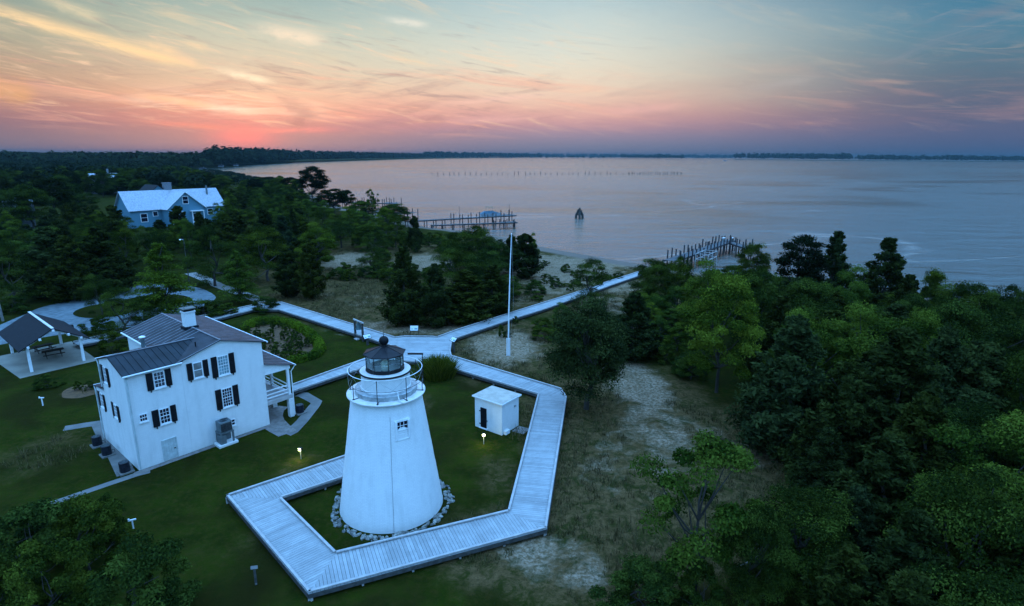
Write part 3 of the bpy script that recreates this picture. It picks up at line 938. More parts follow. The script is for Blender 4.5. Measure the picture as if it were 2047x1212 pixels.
# windows on the facade (x = u, z) facing -v
def house_window(u0, u1, z0, z1, cols, rows, pane, fw=.06, shut=None, sill=True, face='front', v=0.):
    f = MB()

    def B(mb, a0, a1, d0, d1, b0, b1):
        if face == 'front':
            mb.b2(a0, a1, v - d1, v - d0, b0, b1)
        elif face == 'left':
            mb.b2(v - d1, v - d0, a0, a1, b0, b1)
    B(f, u0, u0 + fw, .001, .05, z0, z1); B(f, u1 - fw, u1, .001, .05, z0, z1)
    B(f, u0 + fw, u1 - fw, .001, .048, z1 - fw, z1); B(f, u0 + fw, u1 - fw, .001, .048, z0, z0 + fw)
    if rows > 1:
        zm = (z0 + z1) / 2; B(f, u0 + fw, u1 - fw, .001, .046, zm - .025, zm + .025)
    for c_ in range(1, cols):
        x = u0 + fw + (u1 - u0 - 2 * fw) * c_ / cols; B(f, x - .012, x + .012, .001, .04, z0 + fw, z1 - fw)
    for r__ in range(1, rows):
        z = z0 + fw + (z1 - z0 - 2 * fw) * r__ / rows; B(f, u0 + fw, u1 - fw, .001, .038, z - .011, z + .011)
    if sill:
        B(f, u0 - .05, u1 + .05, .001, .11, z0 - .09, z0 - .002)
    o = f.build('window', M['trim'], hs)
    g = MB(); B(g, u0 + fw * .5, u1 - fw * .5, .001, .022, z0 + fw * .5, z1 - fw * .5); g.build('pane', M[pane], o)
    if shut:
        for a0, a1 in shut:
            s_ = MB(); B(s_, a0, a1, .02, .07, z0 - .06, z1 + .04)
            nb = int((z1 - z0) / .14)
            for i in range(nb):
                zz = z0 + (z1 - z0) * (i + .5) / nb; B(s_, a0 + .05, a1 - .05, .071, .082, zz - .04, zz + .03)
            so = s_.build('shutter', M['black'], hs)
            dd = MB(); B(dd, (a0 + a1) / 2 - .03, (a0 + a1) / 2 + .03, .002, .1, z0 - .2, z0 - .062); dd.build('shutter_dog', M['iron'], so)


house_window(1.72, 2.44, 5.62, 6.78, 3, 4, 'pane', shut=[(1.27, 1.68), (2.48, 2.86)])
house_window(4.33, 5.0, 5.58, 6.77, 1, 2, 'pane_blind', shut=[(3.92, 4.29), (5.04, 5.40)])
house_window(6.08, 6.90, 5.27, 6.80, 4, 6, 'pane_teal', shut=[(5.63, 6.04), (6.94, 7.34)])
house_window(6.10, 6.90, 2.66, 4.18, 4, 6, 'pane', shut=[(5.64, 6.06), (6.94, 7.36)])
house_window(1.74, 2.44, 2.86, 4.02, 3, 4, 'pane', shut=[(1.28, 1.70), (2.48, 2.85)])
house_window(.5, 1.02, 3.48, 4.04, 3, 2, 'pane', .05)
house_window(6.3, 6.86, 1.0, 1.52, 2, 2, 'pane', .05)
house_window(3.75, 4.45, 5.5, 6.7, 3, 4, 'pane', face='left', shut=[(3.3, 3.71), (4.49, 4.9)])
house_window(2.7, 3.35, 3.1, 4.1, 3, 4, 'pane', face='left', shut=[(2.28, 2.66), (3.39, 3.8)])
house_window(5.75, 6.5, 3.0, 4.1, 3, 4, 'pane', face='left', shut=[(5.4, 5.71), (6.54, 6.9)])
dr = MB().b2(1.68, 2.53, -.02, -.002, .05, 1.56).b2(1.61, 1.68, -.05, -.001, 0.0, 1.64).b2(2.53, 2.60, -.05, -.001, 0.0, 1.64).b2(1.68, 2.53, -.05, -.001, 1.57, 1.64)
for k in range(5):
    dr.b2(1.70 + k * .165, 1.85 + k * .165, -.035, -.021, .07, 1.54)
do = dr.build('door', M['paleblue_door'], hs); MB().b2(2.36, 2.46, -.09, -.036, .78, .84).build('handle', M['black'], do)
# porch
MB().b2(9.585, 11.78, .0, 11., 1.90, 1.97).b2(9.585, 11.80, -.03, -.001, 1.66, 1.965).b2(11.781, 11.82, -.03, 11., 1.66, 1.965).build('porch_deck', M['kerb'], hs)
pf = MB(); slab_roof(pf, (9.585, -.2, 5.26), (12.12, -.2, 4.55), (12.12, 11.1, 4.55), (9.585, 11.1, 5.26), .05)
po = pf.build('porch_roof', M['roof'], hs)
ps = MB()
for i in range(20):
    v = -.18 + i * .59
    ps.hull8([(9.6, v, 5.26), (12.13, v, 4.55), (12.13, v + .07, 4.55), (9.6, v + .07, 5.26)], [(9.6, v, 5.28), (12.13, v, 4.57), (12.13, v + .07, 4.57), (9.6, v + .07, 5.28)])
ps.build('porch_roof_seam', M['seam'], po)
MB().tube([(12.17, -.22, 4.52), (12.17, 11.1, 4.52)], .055, 8).tube([(12.17, -.1, 4.5), (12.0, -.02, 4.2), (11.83, .0, 4.0), (11.83, .0, .1)], .04, 8).build('porch_gutter', M['trim'], hs)
MB().hull8([(9.585, -.02, 4.28), (11.75, -.02, 4.28), (11.75, -.02, 4.6), (9.585, -.02, 5.2)], [(9.585, .06, 4.28), (11.75, .06, 4.28), (11.75, .06, 4.6), (9.585, .06, 5.2)]).b2(11.5, 11.72, .07, 10.9, 4.28, 4.5).build('porch_beam', M['trim'], hs)
for v in (.12, 3.0, 6.0, 9.0):
    MB().b2(11.48, 11.68, v - .1, v + .1, 1.972, 4.278).build('porch_post', M['trim'], hs, bevel=.01)
    MB().b2(11.38, 11.76, v - .19, v + .19, 0, 1.655).build('porch_pier', M['wall'], hs)
rl = MB()
for z in (2.2, 2.5, 2.84):
    rl.b2(9.59, 11.47, .08, .14, z - .045, z + .045)
    for a, b in ((.23, 2.89), (3.11, 5.89), (6.11, 8.89)):
        rl.b2(11.55, 11.61, a, b, z - .045, z + .045)
rl.build('porch_railing', M['trim'], hs)
MB().b2(11.5, 11.66, 3.4, 3.56, 2.95, 3.2).build('porch_lantern', M['trim'], hs)
# front walk in brick beside the wall
hm = hs.matrix_basis


def hw(u, v, z=0.):
    c_, s_ = math.cos(HR), math.sin(HR); return (HA[0] + u * c_ - v * s_, HA[1] + u * s_ + v * c_, z)


sheet('front_path', [hw(*p)[:2] for p in ((-.9, -.55), (9.7, -.5), (9.9, -.08), (-.3, -.03))], .018, M['brickpave'])

# air conditioners
def make_ac():
    t = thing('air_conditioner', 'x', 'air conditioner')
    b = MB().prism([(math.cos(2 * PI * k / 20) * .36 * (1 + .12 * abs(math.sin(2 * 2 * PI * k / 20))), math.sin(2 * PI * k / 20) * .36 * (1 + .12 * abs(math.sin(2 * 2 * PI * k / 20)))) for k in range(20)], .12, .92)
    b.build('casing', M['acdark'], t)
    g = MB()
    for r_ in (.1, .2, .3):
        g.ring(r_, .94, .012, 20)
    for k in range(6):
        a = k * PI / 3; g.tube([(0, 0, .95), (.33 * math.cos(a), .33 * math.sin(a), .935)], .01, 4)
    g.build('fan_grille', M['acgrey'], t)
    MB().b2(-.5, .5, -.5, .5, 0.0, .115).build('concrete_pad', M['concrete'], t)
    MB().tube([(.4, .1, .3), (.62, .1, .3), (.62, .1, .05)], .025, 6).build('refrigerant_pipe', M['black'], t)
    return t


ac = make_ac(); ac['label'] = 'dark air conditioner unit at the front left corner of the white house'; ac['group'] = 'air conditioners by the house'
ac.scale = (.84, .84, .84); ac.location = hw(-.7, .5); ac.rotation_euler = (0, 0, HR)
for (u, v), lab in (((-.75, 4.2), 'middle dark air conditioner along the left wall of the white house'), ((-.75, 6.4), 'farthest dark air conditioner along the left wall by the side path'), ((12.35, .1), 'dark air conditioner beside the porch pier of the white house')):
    c = copy_tree(ac); c.location = hw(u, v); c['label'] = lab
# big heat pump on a plinth before the facade
hp = thing('heat_pump', 'tall grey heat pump stacked on a white plinth before the house wall', 'heat pump', hw(5.75, -.62), HR)
MB().b2(-.72, .72, -.52, .52, 0, .2).build('plinth', M['wall'], hp, bevel=.03)
st = MB()
for x in (-.45, .45):
    for y in (-.35, .35):
        st.b2(x - .06, x + .06, y - .06, y + .06, .2, 1.1)
st.b2(-.52, .52, -.42, .42, 1.02, 1.12).b2(-.51, .51, .2, .41, .2, 1.02).b2(-.51, -.1, -.4, .2, .2, .9)
st.build('stand', M['acgrey'], hp)
MB().b2(-.45, .45, -.4, .4, 1.122, 1.95).build('casing', M['acgrey'], hp, bevel=.06)
g = MB()
for k in range(7):
    g.b2(-.40, .40, -.425, -.402, 1.22 + k * .09, 1.27 + k * .09)
g.build('louvre', M['acdark'], hp)
g = MB()
for r_ in (.1, .2, .3):
    g.ring(r_, 1.97, .013, 20)
g.build('fan_grille', M['acdark'], hp)

# ------------------------------------------------------------------ oil shed
SF = np.array([-.76, 42.12]); SL = np.array([-2.97, 43.77]); SR = np.array([.77, 43.72])
ux = (SF - SL) / np.linalg.norm(SF - SL); srz = math.atan2(ux[1], ux[0])
shd = thing('oil_shed', 'small square white shed with flat roof and narrow black door', 'shed', (SL[0], SL[1], 0), srz)
MB().b2(0, 2.76, 0, 2.25, 0, 2.62).build('wall', M['wall'], shd)
MB().b2(-.17, 2.93, -.17, 2.42, 2.622, 2.74).build('roof', M['trim'], shd, bevel=.015)
MB().b2(-.12, 2.88, -.12, 2.37, 2.742, 2.765).build('roof_surface', M['shedroof'], shd)
d_ = MB().b2(.62, 1.22, -.05, -.002, .16, 1.86)
for k in range(4):
    d_.b2(.64 + k * .145, .77 + k * .145, -.062, -.051, .18, 1.84)
dd = d_.build('door', M['black'], shd)
MB().b2(1.2, 1.36, -.10, -.063, .82, .9).build('latch', M['iron'], dd)
for z in (.45, 1.55):
    MB().b2(.50, .68, -.08, -.063, z - .04, z + .04).build('hinge', M['iron'], dd)
MB().b2(.5, 1.35, -.12, -.002, .06, .15).build('door_sill', M['trim'], shd)
MB().b2(2.762, 2.86, 1.62, 1.78, 1.9, 2.0).build('vent', M['galv'], shd)
MB().b2(2.762, 3.0, .25, .75, 0, .3).build('splash_block', M['trim'], shd)
sheet('paved_pad', [(SL[0] + ux[0] * a - ux[1] * b, SL[1] + ux[1] * a + ux[0] * b) for a, b in ((2.95, 1.05), (4.0, 1.2), (3.9, 2.3), (2.85, 2.2))], .02, M['brickpave'])

# ------------------------------------------------------------------ lit ground lights
def make_light():
    t = thing('garden_light', 'x', 'light')
    MB().tube([(0, 0, 0), (0, 0, .72)], .03, 8).build('post', M['galv'], t)
    MB().b2(-.12, .12, -.04, .12, .69, .9).build('lamp_housing', M['iron'], t)
    l = MB().b2(-.11, .11, -.10, -.041, .70, .89).build('bulb', M['lamp_lit'], t, bevel=.02)
    ld = bpy.data.lights.new('lamp', 'POINT'); ld.energy = 55; ld.color = (.95, 1., .4); ld.shadow_soft_size = .1
    lo = bpy.data.objects.new('lamp', ld); C.objects.link(lo); lo.parent = t; lo.location = (0, -.25, .8)
    return t


gl_ = make_light(); P = at(602, 918); gl_.location = (P[0], P[1], 0); gl_.rotation_euler = (0, 0, -.4)
tag(gl_, 'lit ground light on a short post between house and lighthouse', 'light', 'lit ground lights')
c = copy_tree(gl_); P = at(967, 888); c.location = (P[0], P[1], 0); c.rotation_euler = (0, 0, 0); c['label'] = 'lit ground light on a short post before the little shed'

# ------------------------------------------------------------------ flagpole
P = at(1016, 711)
fg = thing('flagpole', 'tall bare white flagpole standing in the sand patch', 'flagpole', (P[0], P[1], 0))
MB().tube([(0, 0, 0), (.05, 0, 5), (.16, 0, 9.5), (.30, 0, 13.5)], [.085, .08, .06, .04], 12).build('pole', M['white'], fg, True)
MB().b2(-.2, -.09, -.07, .07, 0, 2.0).b2(.10, .21, -.07, .07, 0, 2.0).build('base_post', M['white'], fg)
MB().lathe([(.001, 13.45), (.07, 13.52), (.001, 13.6)], 10, (.30, 0)).build('finial', M['white'], fg)
MB().tube([(.14, -.06, 1.2), (.55, -.06, 6), (.36, -.06, 13.4)], .008, 4).build('halyard', M['galv'], fg)

# ------------------------------------------------------------------ bell frame, sign panels, small posts
b0, b1 = at(711, 676), at(726, 683)
bd = b1 - b0; bf = thing('bell_frame', 'bronze bell hung between two timber posts beside the boardwalk', 'bell frame', (b0[0], b0[1], 0), math.atan2(bd[1], bd[0]))
L_ = float(np.linalg.norm(bd))
for x in (0, L_):
    MB().b2(x - .1, x + .1, -.1, .1, 0, 2.25).build('post', M['under'], bf)
MB().b2(-.25, L_ + .25, -.08, .08, 2.252, 2.4).build('crossbar', M['kerb'], bf)
MB().lathe([(.06, 2.2), (.18, 2.15), (.24, 1.95), (.3, 1.55), (.42, 1.4), (.44, 1.34), (.38, 1.36)], 24, (L_ / 2, 0)).build('bell', M['bell'], bf, True)
MB().b2(.2, .9, -.35, .35, 0.0, .1).build('plinth', M['kerb'], bf)


def sign_art():
    m, nt, p = new_mat('sign_panel_print')
    tc = nd(nt, 'ShaderNodeTexCoord').outputs['Object']
    sx = nd(nt, 'ShaderNodeSeparateXYZ'); lk(nt, tc, sx.inputs[0])
    pale = mix_c(nt, noise(nt, tc, 14., 3), (.55, .6, .6), (.72, .74, .72))
    hi = smooth(nt, sx.outputs[2], -.10, -.06)
    blk = math_n(nt, 'MULTIPLY', smooth(nt, math_n(nt, 'ABSOLUTE', math_n(nt, 'SUBTRACT', sx.outputs[0], .22)), .19, .17), smooth(nt, math_n(nt, 'ABSOLUTE', math_n(nt, 'ADD', sx.outputs[2], .08)), .1, .08))
    blk2 = math_n(nt, 'MULTIPLY', smooth(nt, math_n(nt, 'ABSOLUTE', math_n(nt, 'ADD', sx.outputs[0], .25)), .1, .08), smooth(nt, math_n(nt, 'ABSOLUTE', math_n(nt, 'ADD', sx.outputs[2], .1)), .05, .03))
    c = mix_c(nt, blk, pale, (.12, .25, .3)); c = mix_c(nt, blk2, c, (.04, .06, .07))
    lk(nt, c, p.inputs['Base Color']); p.inputs['Roughness'].default_value = .3
    return m


ART = sign_art()


def sign_panel(px, py, label, w_, h_, post_h, yaw, legs=2, tilt=-.5):
    P = at(px, py); t = thing('information_sign', label, 'sign', (P[0], P[1], 0), yaw, 'interpretive sign panels')
    if legs == 2:
        for x in (-w_ / 2 + .05, w_ / 2 - .05):
            MB().tube([(x, 0, 0), (x, 0, post_h)], .025, 6).build('leg', M['iron'], t)
    else:
        MB().b2(-.14, .14, -.06, .06, 0, post_h).build('leg', M['under'], t)
    f = MB().b2(-w_ / 2, w_ / 2, -.02, .02, -h_ / 2, h_ / 2).build('frame', M['iron'], t); f.location = (0, 0, post_h + .05); f.rotation_euler = (tilt, 0, 0)
    a = MB().b2(-w_ / 2 + .05, w_ / 2 - .05, -.03, -.021, -h_ / 2 + .05, h_ / 2 - .05).build('printed_panel', ART, f)
    return t


sign_panel(828.5, 672, 'low white information sign on two thin legs at the boardwalk junction', 1.05, .7, .95, 0., 2, -.45)
sign_panel(907, 705, 'slanted sign on one thick post at the right side of the junction', 1.0, .6, 1.5, -.9, 1, -.8)
sign_panel(735, 690, 'slanted sign on one post beside the bell frame', 1.0, .6, 1.0, .75, 1, -.8)
P = at(512, 1168)
sp = thing('sign_post', 'short grey post with small slanted plaque on the front lawn', 'post', (P[0], P[1], 0), .5)
MB().b2(-.06, .06, -.06, .06, 0, .95).build('post', M['under'], sp)
pl = MB().b2(-.17, .17, -.09, .09, -.015, .015).build('plaque', M['concrete'], sp); pl.location = (0, 0, 1.0); pl.rotation_euler = (.5, .2, 0)
MB().b2(-.05, .05, -.09, -.062, .02, .1).build('tag', M['concrete'], sp)


def tpost(px, py, label, h, rz):
    P = at(px, py); t = thing('white_post', label, 'post', (P[0], P[1], 0), rz, 'white T posts on the lawn')
    MB().b2(-.035, .035, -.035, .035, 0, h).build('post', M['trim'], t)
    MB().b2(-.2, .2, -.04, .04, h + .001, h + .07).b2(-.2, -.13, -.04, .04, h + .07, h + .15).build('crosspiece', M['white'], t)


tpost(86, 811, 'white T shaped post on the lawn left of the house', .7, .1)
tpost(267, 1057, 'white T shaped post beside the near left bushes', .55, .5)

# ------------------------------------------------------------------ pavilion and picnic tables
PR = HR
pc = np.array([-50.6, 60.0])
sheet('picnic_patio', [tuple(p) for p in (np.array((-56.5, 59.6)), np.array((-48.4, 53.65)), np.array((-44.4, 58.98)), np.array((-52.0, 65.44)))], .012, M['slab'])
pv = thing('picnic_pavilion', 'open picnic shelter with dark gable roof on four white posts', 'pavilion', (pc[0], pc[1], 0), PR)
hwid, hdep = 2.22, 4.35
for a in (-1, 1):
    for b in (-1, 1):
        MB().b2(a * hwid - .12, a * hwid + .12, b * hdep - .12, b * hdep + .12, 0, 2.6).build('post', M['trim'], pv, bevel=.01)
pr_ = MB()
ev, rz_ = 2.45, 4.2
slab_roof(pr_, (-3.0, -hdep - .55, ev), (0, -hdep - .55, rz_), (0, hdep + .55, rz_), (-3.0, hdep + .55, ev), .1)
slab_roof(pr_, (0, -hdep - .55, rz_), (3.0, -hdep - .55, ev), (3.0, hdep + .55, ev), (0, hdep + .55, rz_), .1)
pro = pr_.build('roof', M['pav_roof'], pv)
MB().b2(-.12, .12, -hdep - .58, hdep + .58, rz_ - .02, rz_ + .05).build('ridge_cap', M['cream_metal'], pro)
bm2 = MB()
for b in (-1, 1):
    y = b * (hdep + .2)
    bm2.hull8([(-2.85, y - .08, ev - .12), (0, y - .08, rz_ - .3), (0, y - .08, rz_ - .12), (-2.85, y - .08, ev + .0)], [(-2.85, y + .08, ev - .12), (0, y + .08, rz_ - .3), (0, y + .08, rz_ - .12), (-2.85, y + .08, ev + .0)])
    bm2.hull8([(0, y - .08, rz_ - .3), (2.85, y - .08, ev - .12), (2.85, y - .08, ev), (0, y - .08, rz_ - .12)], [(0, y + .08, rz_ - .3), (2.85, y + .08, ev - .12), (2.85, y + .08, ev), (0, y + .08, rz_ - .12)])
for a in (-1, 1):
    bm2.b2(a * hwid - .1, a * hwid + .1, -hdep - .7, hdep + .7, 2.602, 2.8)
for x_, z_ in ((-1.2, 3.3), (1.2, 3.3), (0, 3.98)):
    bm2.b2(x_ - .1, x_ + .1, -hdep - .75, -hdep + .1, z_ - .1, z_ + .1)
bm2.build('beam', M['trim'], pv)


def make_table():
    t = thing('picnic_table', 'x', 'picnic table')
    mb = MB()
    for k in range(5):
        mb.b2(-.95, .95, -.37 + k * .15, -.24 + k * .15, .72, .76)
    mb.build('tabletop', M['table'], t)
    for y in (-.75, .75):
        mb = MB().b2(-.95, .95, y - .14, y - .01, .42, .46).b2(-.95, .95, y + .01, y + .14, .42, .46); mb.build('bench', M['table'], t)
    for x in (-.65, .65):
        mb = MB().hull8([(x - .03, -.62, 0), (x + .03, -.62, 0), (x + .03, -.53, 0), (x - .03, -.53, 0)], [(x - .03, -.22, .72), (x + .03, -.22, .72), (x + .03, -.13, .72), (x - .03, -.13, .72)])
        mb.hull8([(x - .03, .53, 0), (x + .03, .53, 0), (x + .03, .62, 0), (x - .03, .62, 0)], [(x - .03, .13, .72), (x + .03, .13, .72), (x + .03, .22, .72), (x - .03, .22, .72)])
        mb.b2(x - .035, x + .035, -.88, .88, .36, .419); mb.build('leg', M['table'], t)
    return t


pt = make_table(); P = at(88, 703); pt.location = (P[0], P[1], .014); pt.rotation_euler = (0, 0, HR + .1)
tag(pt, 'dark picnic table nearer the back of the open shelter', 'picnic table', 'picnic tables in the shelter')
c = copy_tree(pt); P = at(108, 713); c.location = (P[0], P[1], .014); c.rotation_euler = (0, 0, HR - .1); c['label'] = 'dark picnic table nearer the front right post of the shelter'
P = at(143, 668); gr = thing('grill_box', 'small dark box standing behind the picnic shelter roof', 'grill', (P[0], P[1], 0), HR)
MB().tube([(0, 0, 0), (0, 0, .8)], .05, 6).build('post', M['iron'], gr)
MB().b2(-.3, .3, -.25, .25, .802, 1.15).build('firebox', M['iron'], gr)

# pole at the left edge and lamp post in the trees
P = at(6, 642); up = thing('utility_pole', 'grey timber utility pole at the left edge by the gravel', 'pole', (P[0], P[1], 0))
MB().tube([(0, 0, 0), (-.3, 0, 9)], [.16, .11], 10).build('pole', M['palebark'], up, True)
MB().b2(-.9, .5, -.05, .05, 8.4, 8.52).build('crossarm', M['palebark'], up)
P = at(378, 562); lp = thing('lamp_post', 'lamp post with one pale lamp among the trees below the blue house', 'lamp post', (P[0], P[1], 0))
MB().tube([(0, 0, 0), (0, 0, 7.4)], [.09, .05], 8).build('pole', M['under'], lp)
MB().tube([(0, 0, 7.2), (-.5, 0, 7.35)], .03, 6).build('arm', M['galv'], lp)
MB().lathe([(.02, 7.15), (.14, 7.18), (.15, 7.3), (.04, 7.36)], 12, (-.6, 0)).build('lamp_head', M['lamp_cool'], lp)

# ------------------------------------------------------------------ houses
def gable(mb, x0, x1, y0, y1, z0, ze, zr, axis='x', ov=.4):
    if axis == 'x':
        ym = (y0 + y1) / 2; sl = (zr - ze) / (ym - y0); d = sl * ov
        slab_roof(mb, (x0 - ov, y0 - ov, ze - d), (x1 + ov, y0 - ov, ze - d), (x1 + ov, ym, zr), (x0 - ov, ym, zr), .15)
        slab_roof(mb, (x0 - ov, ym, zr), (x1 + ov, ym, zr), (x1 + ov, y1 + ov, ze - d), (x0 - ov, y1 + ov, ze - d), .15)
    else:
        xm = (x0 + x1) / 2; sl = (zr - ze) / (xm - x0); d = sl * ov
        slab_roof(mb, (x0 - ov, y0 - ov, ze - d), (xm, y0 - ov, zr), (xm, y1, zr), (x0 - ov, y1, ze - d), .15)
        slab_roof(mb, (xm, y0 - ov, zr), (x1 + ov, y0 - ov, ze - d), (x1 + ov, y1, ze - d), (xm, y1, zr), .15)


def box_gable(mb, x0, x1, y0, y1, ze, zr, axis='x'):
    if axis == 'x':
        ym = (y0 + y1) / 2; pr = [(y0, 0), (y1, 0), (y1, ze), (ym, zr), (y0, ze)]
        mb.hull8([(x0, a, b) for a, b in pr], [(x1, a, b) for a, b in pr])
    else:
        xm = (x0 + x1) / 2; pr = [(x0, 0), (x1, 0), (x1, ze), (xm, zr), (x0, ze)]
        mb.hull8([(a, y0, b) for a, b in pr], [(a, y1, b) for a, b in pr])


def win_part(parent, x0, x1, z0, z1, y, pane='pane', mull=1):
    f = MB()
    fw = .14
    f.b2(x0, x0 + fw, y - .1, y, z0, z1).b2(x1 - fw, x1, y - .1, y, z0, z1).b2(x0 + fw, x1 - fw, y - .098, y, z1 - fw, z1).b2(x0 + fw, x1 - fw, y - .098, y, z0, z0 + fw)
    if mull:
        zm = (z0 + z1) / 2; f.b2(x0 + fw, x1 - fw, y - .09, y, zm - .05, zm + .05)
    o = f.build('window', M['trim'], parent)
    MB().b2(x0 + .05, x1 - .05, y - .05, y - .001, z0 + .05, z1 - .05).build('pane', M[pane], o)


bh = thing('blue_house', 'large blue clapboard house with grey shingle roof and white chimney among trees', 'house', (-112.6, 172.6, 0), math.atan2(.80, .60))
wb = MB(); box_gable(wb, 0, 28, .3, 10, 5.6, 10.5)
box_gable(wb, 8.7, 19.4, -4.2, 4, 5.6, 10.2, 'y'); wb.build('wall', M['bluesiding'], bh)
rb_ = MB(); gable(rb_, 0, 28, .3, 10, 0, 5.75, 10.66, 'x', .6); rbo = rb_.build('roof', M['shingle_grey'], bh)
rg_ = MB(); gable(rg_, 8.7, 19.4, -4.2, 5.0, 0, 5.75, 10.36, 'y', .6); rg_.build('gable_roof', M['shingle_grey'], bh)
tf = MB()
for sgn in (-1, 1):
    xa = 14.05 + sgn * 5.95; tf.hull8([(14.05, -4.84, 10.18), (14.05, -4.84, 10.42), (xa, -4.84, 5.30), (xa, -4.84, 5.06)], [(14.05, -4.76, 10.18), (14.05, -4.76, 10.42), (xa, -4.76, 5.30), (xa, -4.76, 5.06)])
tf.build('gable_trim', M['trim'], bh)
MB().b2(12.5, 14.6, 5.0, 6.6, 10., 12.6).b2(12.4, 14.7, 4.9, 6.7, 12.602, 12.8).build('chimney', M['farhouse'], rbo)
MB().tube([(24.6, 3.4, 8.4), (24.6, 3.4, 11.6)], .28, 10).build('flue_pipe', M['acgrey'], rbo)
rw = MB(); box_gable(rw, 8, 14, 6, 15, 9.5, 12.0, 'y'); rw.build('rear_wing', M['bluesiding'], bh)
rw = MB(); gable(rw, 8, 14, 6, 15, 0, 9.6, 12.1, 'y', .4); rw.build('rear_roof', M['pav_roof'], bh)
win_part(bh, 2.6, 4.6, 1.6, 4.2, .3); win_part(bh, 6.1, 7.6, 3.1, 4.6, .3, mull=0)
win_part(bh, 13.2, 15.0, 6.6, 9.0, -4.2); win_part(bh, 15.8, 18.2, 1.0, 3.6, -4.2); win_part(bh, 10.2, 12.0, 1.2, 3.6, -4.2); win_part(bh, 22.5, 24.4, 2.4, 4.4, .3)
pb = MB().b2(9.2, 12.6, -5.6, -4.22, 4.3, 4.55).b2(15.0, 18.8, -5.6, -4.22, 4.3, 4.55)
for x in (9.35, 12.45, 15.15, 18.65):
    pb.b2(x - .1, x + .1, -5.55, -5.35, 0, 4.3)
pb.build('porch', M['trim'], bh)


def small_house(px, py, label, wd, dp, hh, rz, wallm='farhouse'):
    P = at(px, py, 0); t = thing('white_house', label, 'house', (P[0], P[1], 0), rz, 'houses in the far woods')
    a = MB(); box_gable(a, 0, wd, 0, dp, hh, hh * 1.55); a.build('wall', M[wallm], t)
    a = MB(); gable(a, 0, wd, 0, dp, 0, hh + .1, hh * 1.55 + .12, 'x', .4); r = a.build('roof', M['pav_roof'] if hh < 4 else M['shingle_grey'], t)
    MB().b2(wd * .6, wd * .6 + .9, dp * .5, dp * .5 + .9, hh * 1.4, hh * 1.9).build('chimney', M['farhouse'], r)
    for x in (.15, .45, .75):
        win_part(t, wd * x, wd * x + wd * .1, hh * .35, hh * .75, 0)
    return t


small_house(186, 388, 'white house half hidden in the trees behind the blue house', 14, 10, 7., .7)
small_house(-14, 458, 'pale house corner at the left edge among dark trees', 10, 8, 5, .7)
small_house(398, 341.2, 'tiny pale house where the far beach meets the wood', 8, 6, 2.6, .2)
small_house(436, 334.2, 'tiny white house on the far shore, second from the beach end', 8, 6, 2.6, .2)
small_house(466, 332.4, 'tiny white house farthest along the far shore', 8, 6, 2.6, .1)

# ------------------------------------------------------------------ docks, boat, ruin, stakes
def dock(label, a, b, wdt, z, spacing, tall, seed, head=None, lamps=(), one_side=0.):
    rg = random.Random(seed); a = np.array(a); b = np.array(b); d = b - a; L = float(np.linalg.norm(d)); t = thing('dock', label, 'dock', (a[0], a[1], 0), math.atan2(d[1], d[0]), 'timber docks along the shore')
    mb = MB(); x = 0.
    while x < L:
        mb.b2(x, x + .28, -wdt / 2, wdt / 2, z - .06, z); x += .30
    if head:
        hl, hw_ = head; x = L - hl
        while x < L:
            mb.b2(x, x + .28, wdt / 2 + .01, wdt / 2 + hw_, z - .06, z); x += .3
    mb.build('deck', M['dockdeck'], t)
    mb = MB().b2(0, L, -wdt / 2 - .02, -wdt / 2 + .12, z - .35, z - .062).b2(0, L, wdt / 2 - .12, wdt / 2 + .02, z - .35, z - .062); mb.build('stringer', M['dock'], t)
    n = int(L / spacing)
    for i in range(n + 1):
        for s_ in (-1, 1):
            hgt = z + (rg.uniform(.9, 2.1) * tall if i > n * one_side else .05)
            y = s_ * (wdt / 2 + .17); x = min(L, i * spacing)
            MB().tube([(x, y, WZ - 1.5), (x + rg.uniform(-.05, .05), y, hgt)], .15, 8).build('piling', M['dock'], t)
    if head:
        for x in (L - head[0], L - head[0] / 2, L):
            MB().tube([(x, wdt / 2 + head[1] + .15, WZ - 1.5), (x, wdt / 2 + head[1] + .15, z + 1.8 * tall)], .15, 8).build('piling', M['dock'], t)
    for x in lamps:
        MB().tube([(L * x, 0, z), (L * x, 0, z + 3.6)], .05, 6).lathe([(.05, z + 3.6), (.16, z + 3.65), (.02, z + 3.85)], 8, (L * x, 0)).build('lamp_pole', M['dock'], t)
    return t


dock('long timber dock with tall pilings and lamp poles behind the beach trees', (-33.5, 185.), (1.0, 206.), 1.8, 1.3, 3.2, .9, 1, (7, 3), (.46, .94), .35)
dock('lower catwalk dock on the near side of the boat lift', (-25, 180.5), (1.5, 190.), 1.2, .6, 3.4, .45, 2, (5, 2), (), .7)
dock('distant dock with roofless square end beyond the shrubs', (-62, 224.), (-37, 210.), 1.6, 1.3, 3.4, .7, 3, (5, 4), (.8,), .6)
dock('farthest dark dock half behind the two shore pines', (-84, 262), (-50, 254), 1.6, 1.3, 3.2, 1.2, 4, (7, 4), (.7,), .3)
dock('wide dock with many tall pilings beyond the right hand trees', tuple(at(1338, 521, 1.2)[:2]), tuple(at(1462, 480, 1.2)[:2]), 2.4, 1.2, 2.2, .95, 5, None, (), .0)
dock('short side pier with few pilings joining the wide dock at right', tuple(at(1458, 483, 1.2)[:2]), tuple(at(1508, 500, 1.2)[:2]), 1.8, 1.2, 3.3, 1.1, 6, None, (), .0)


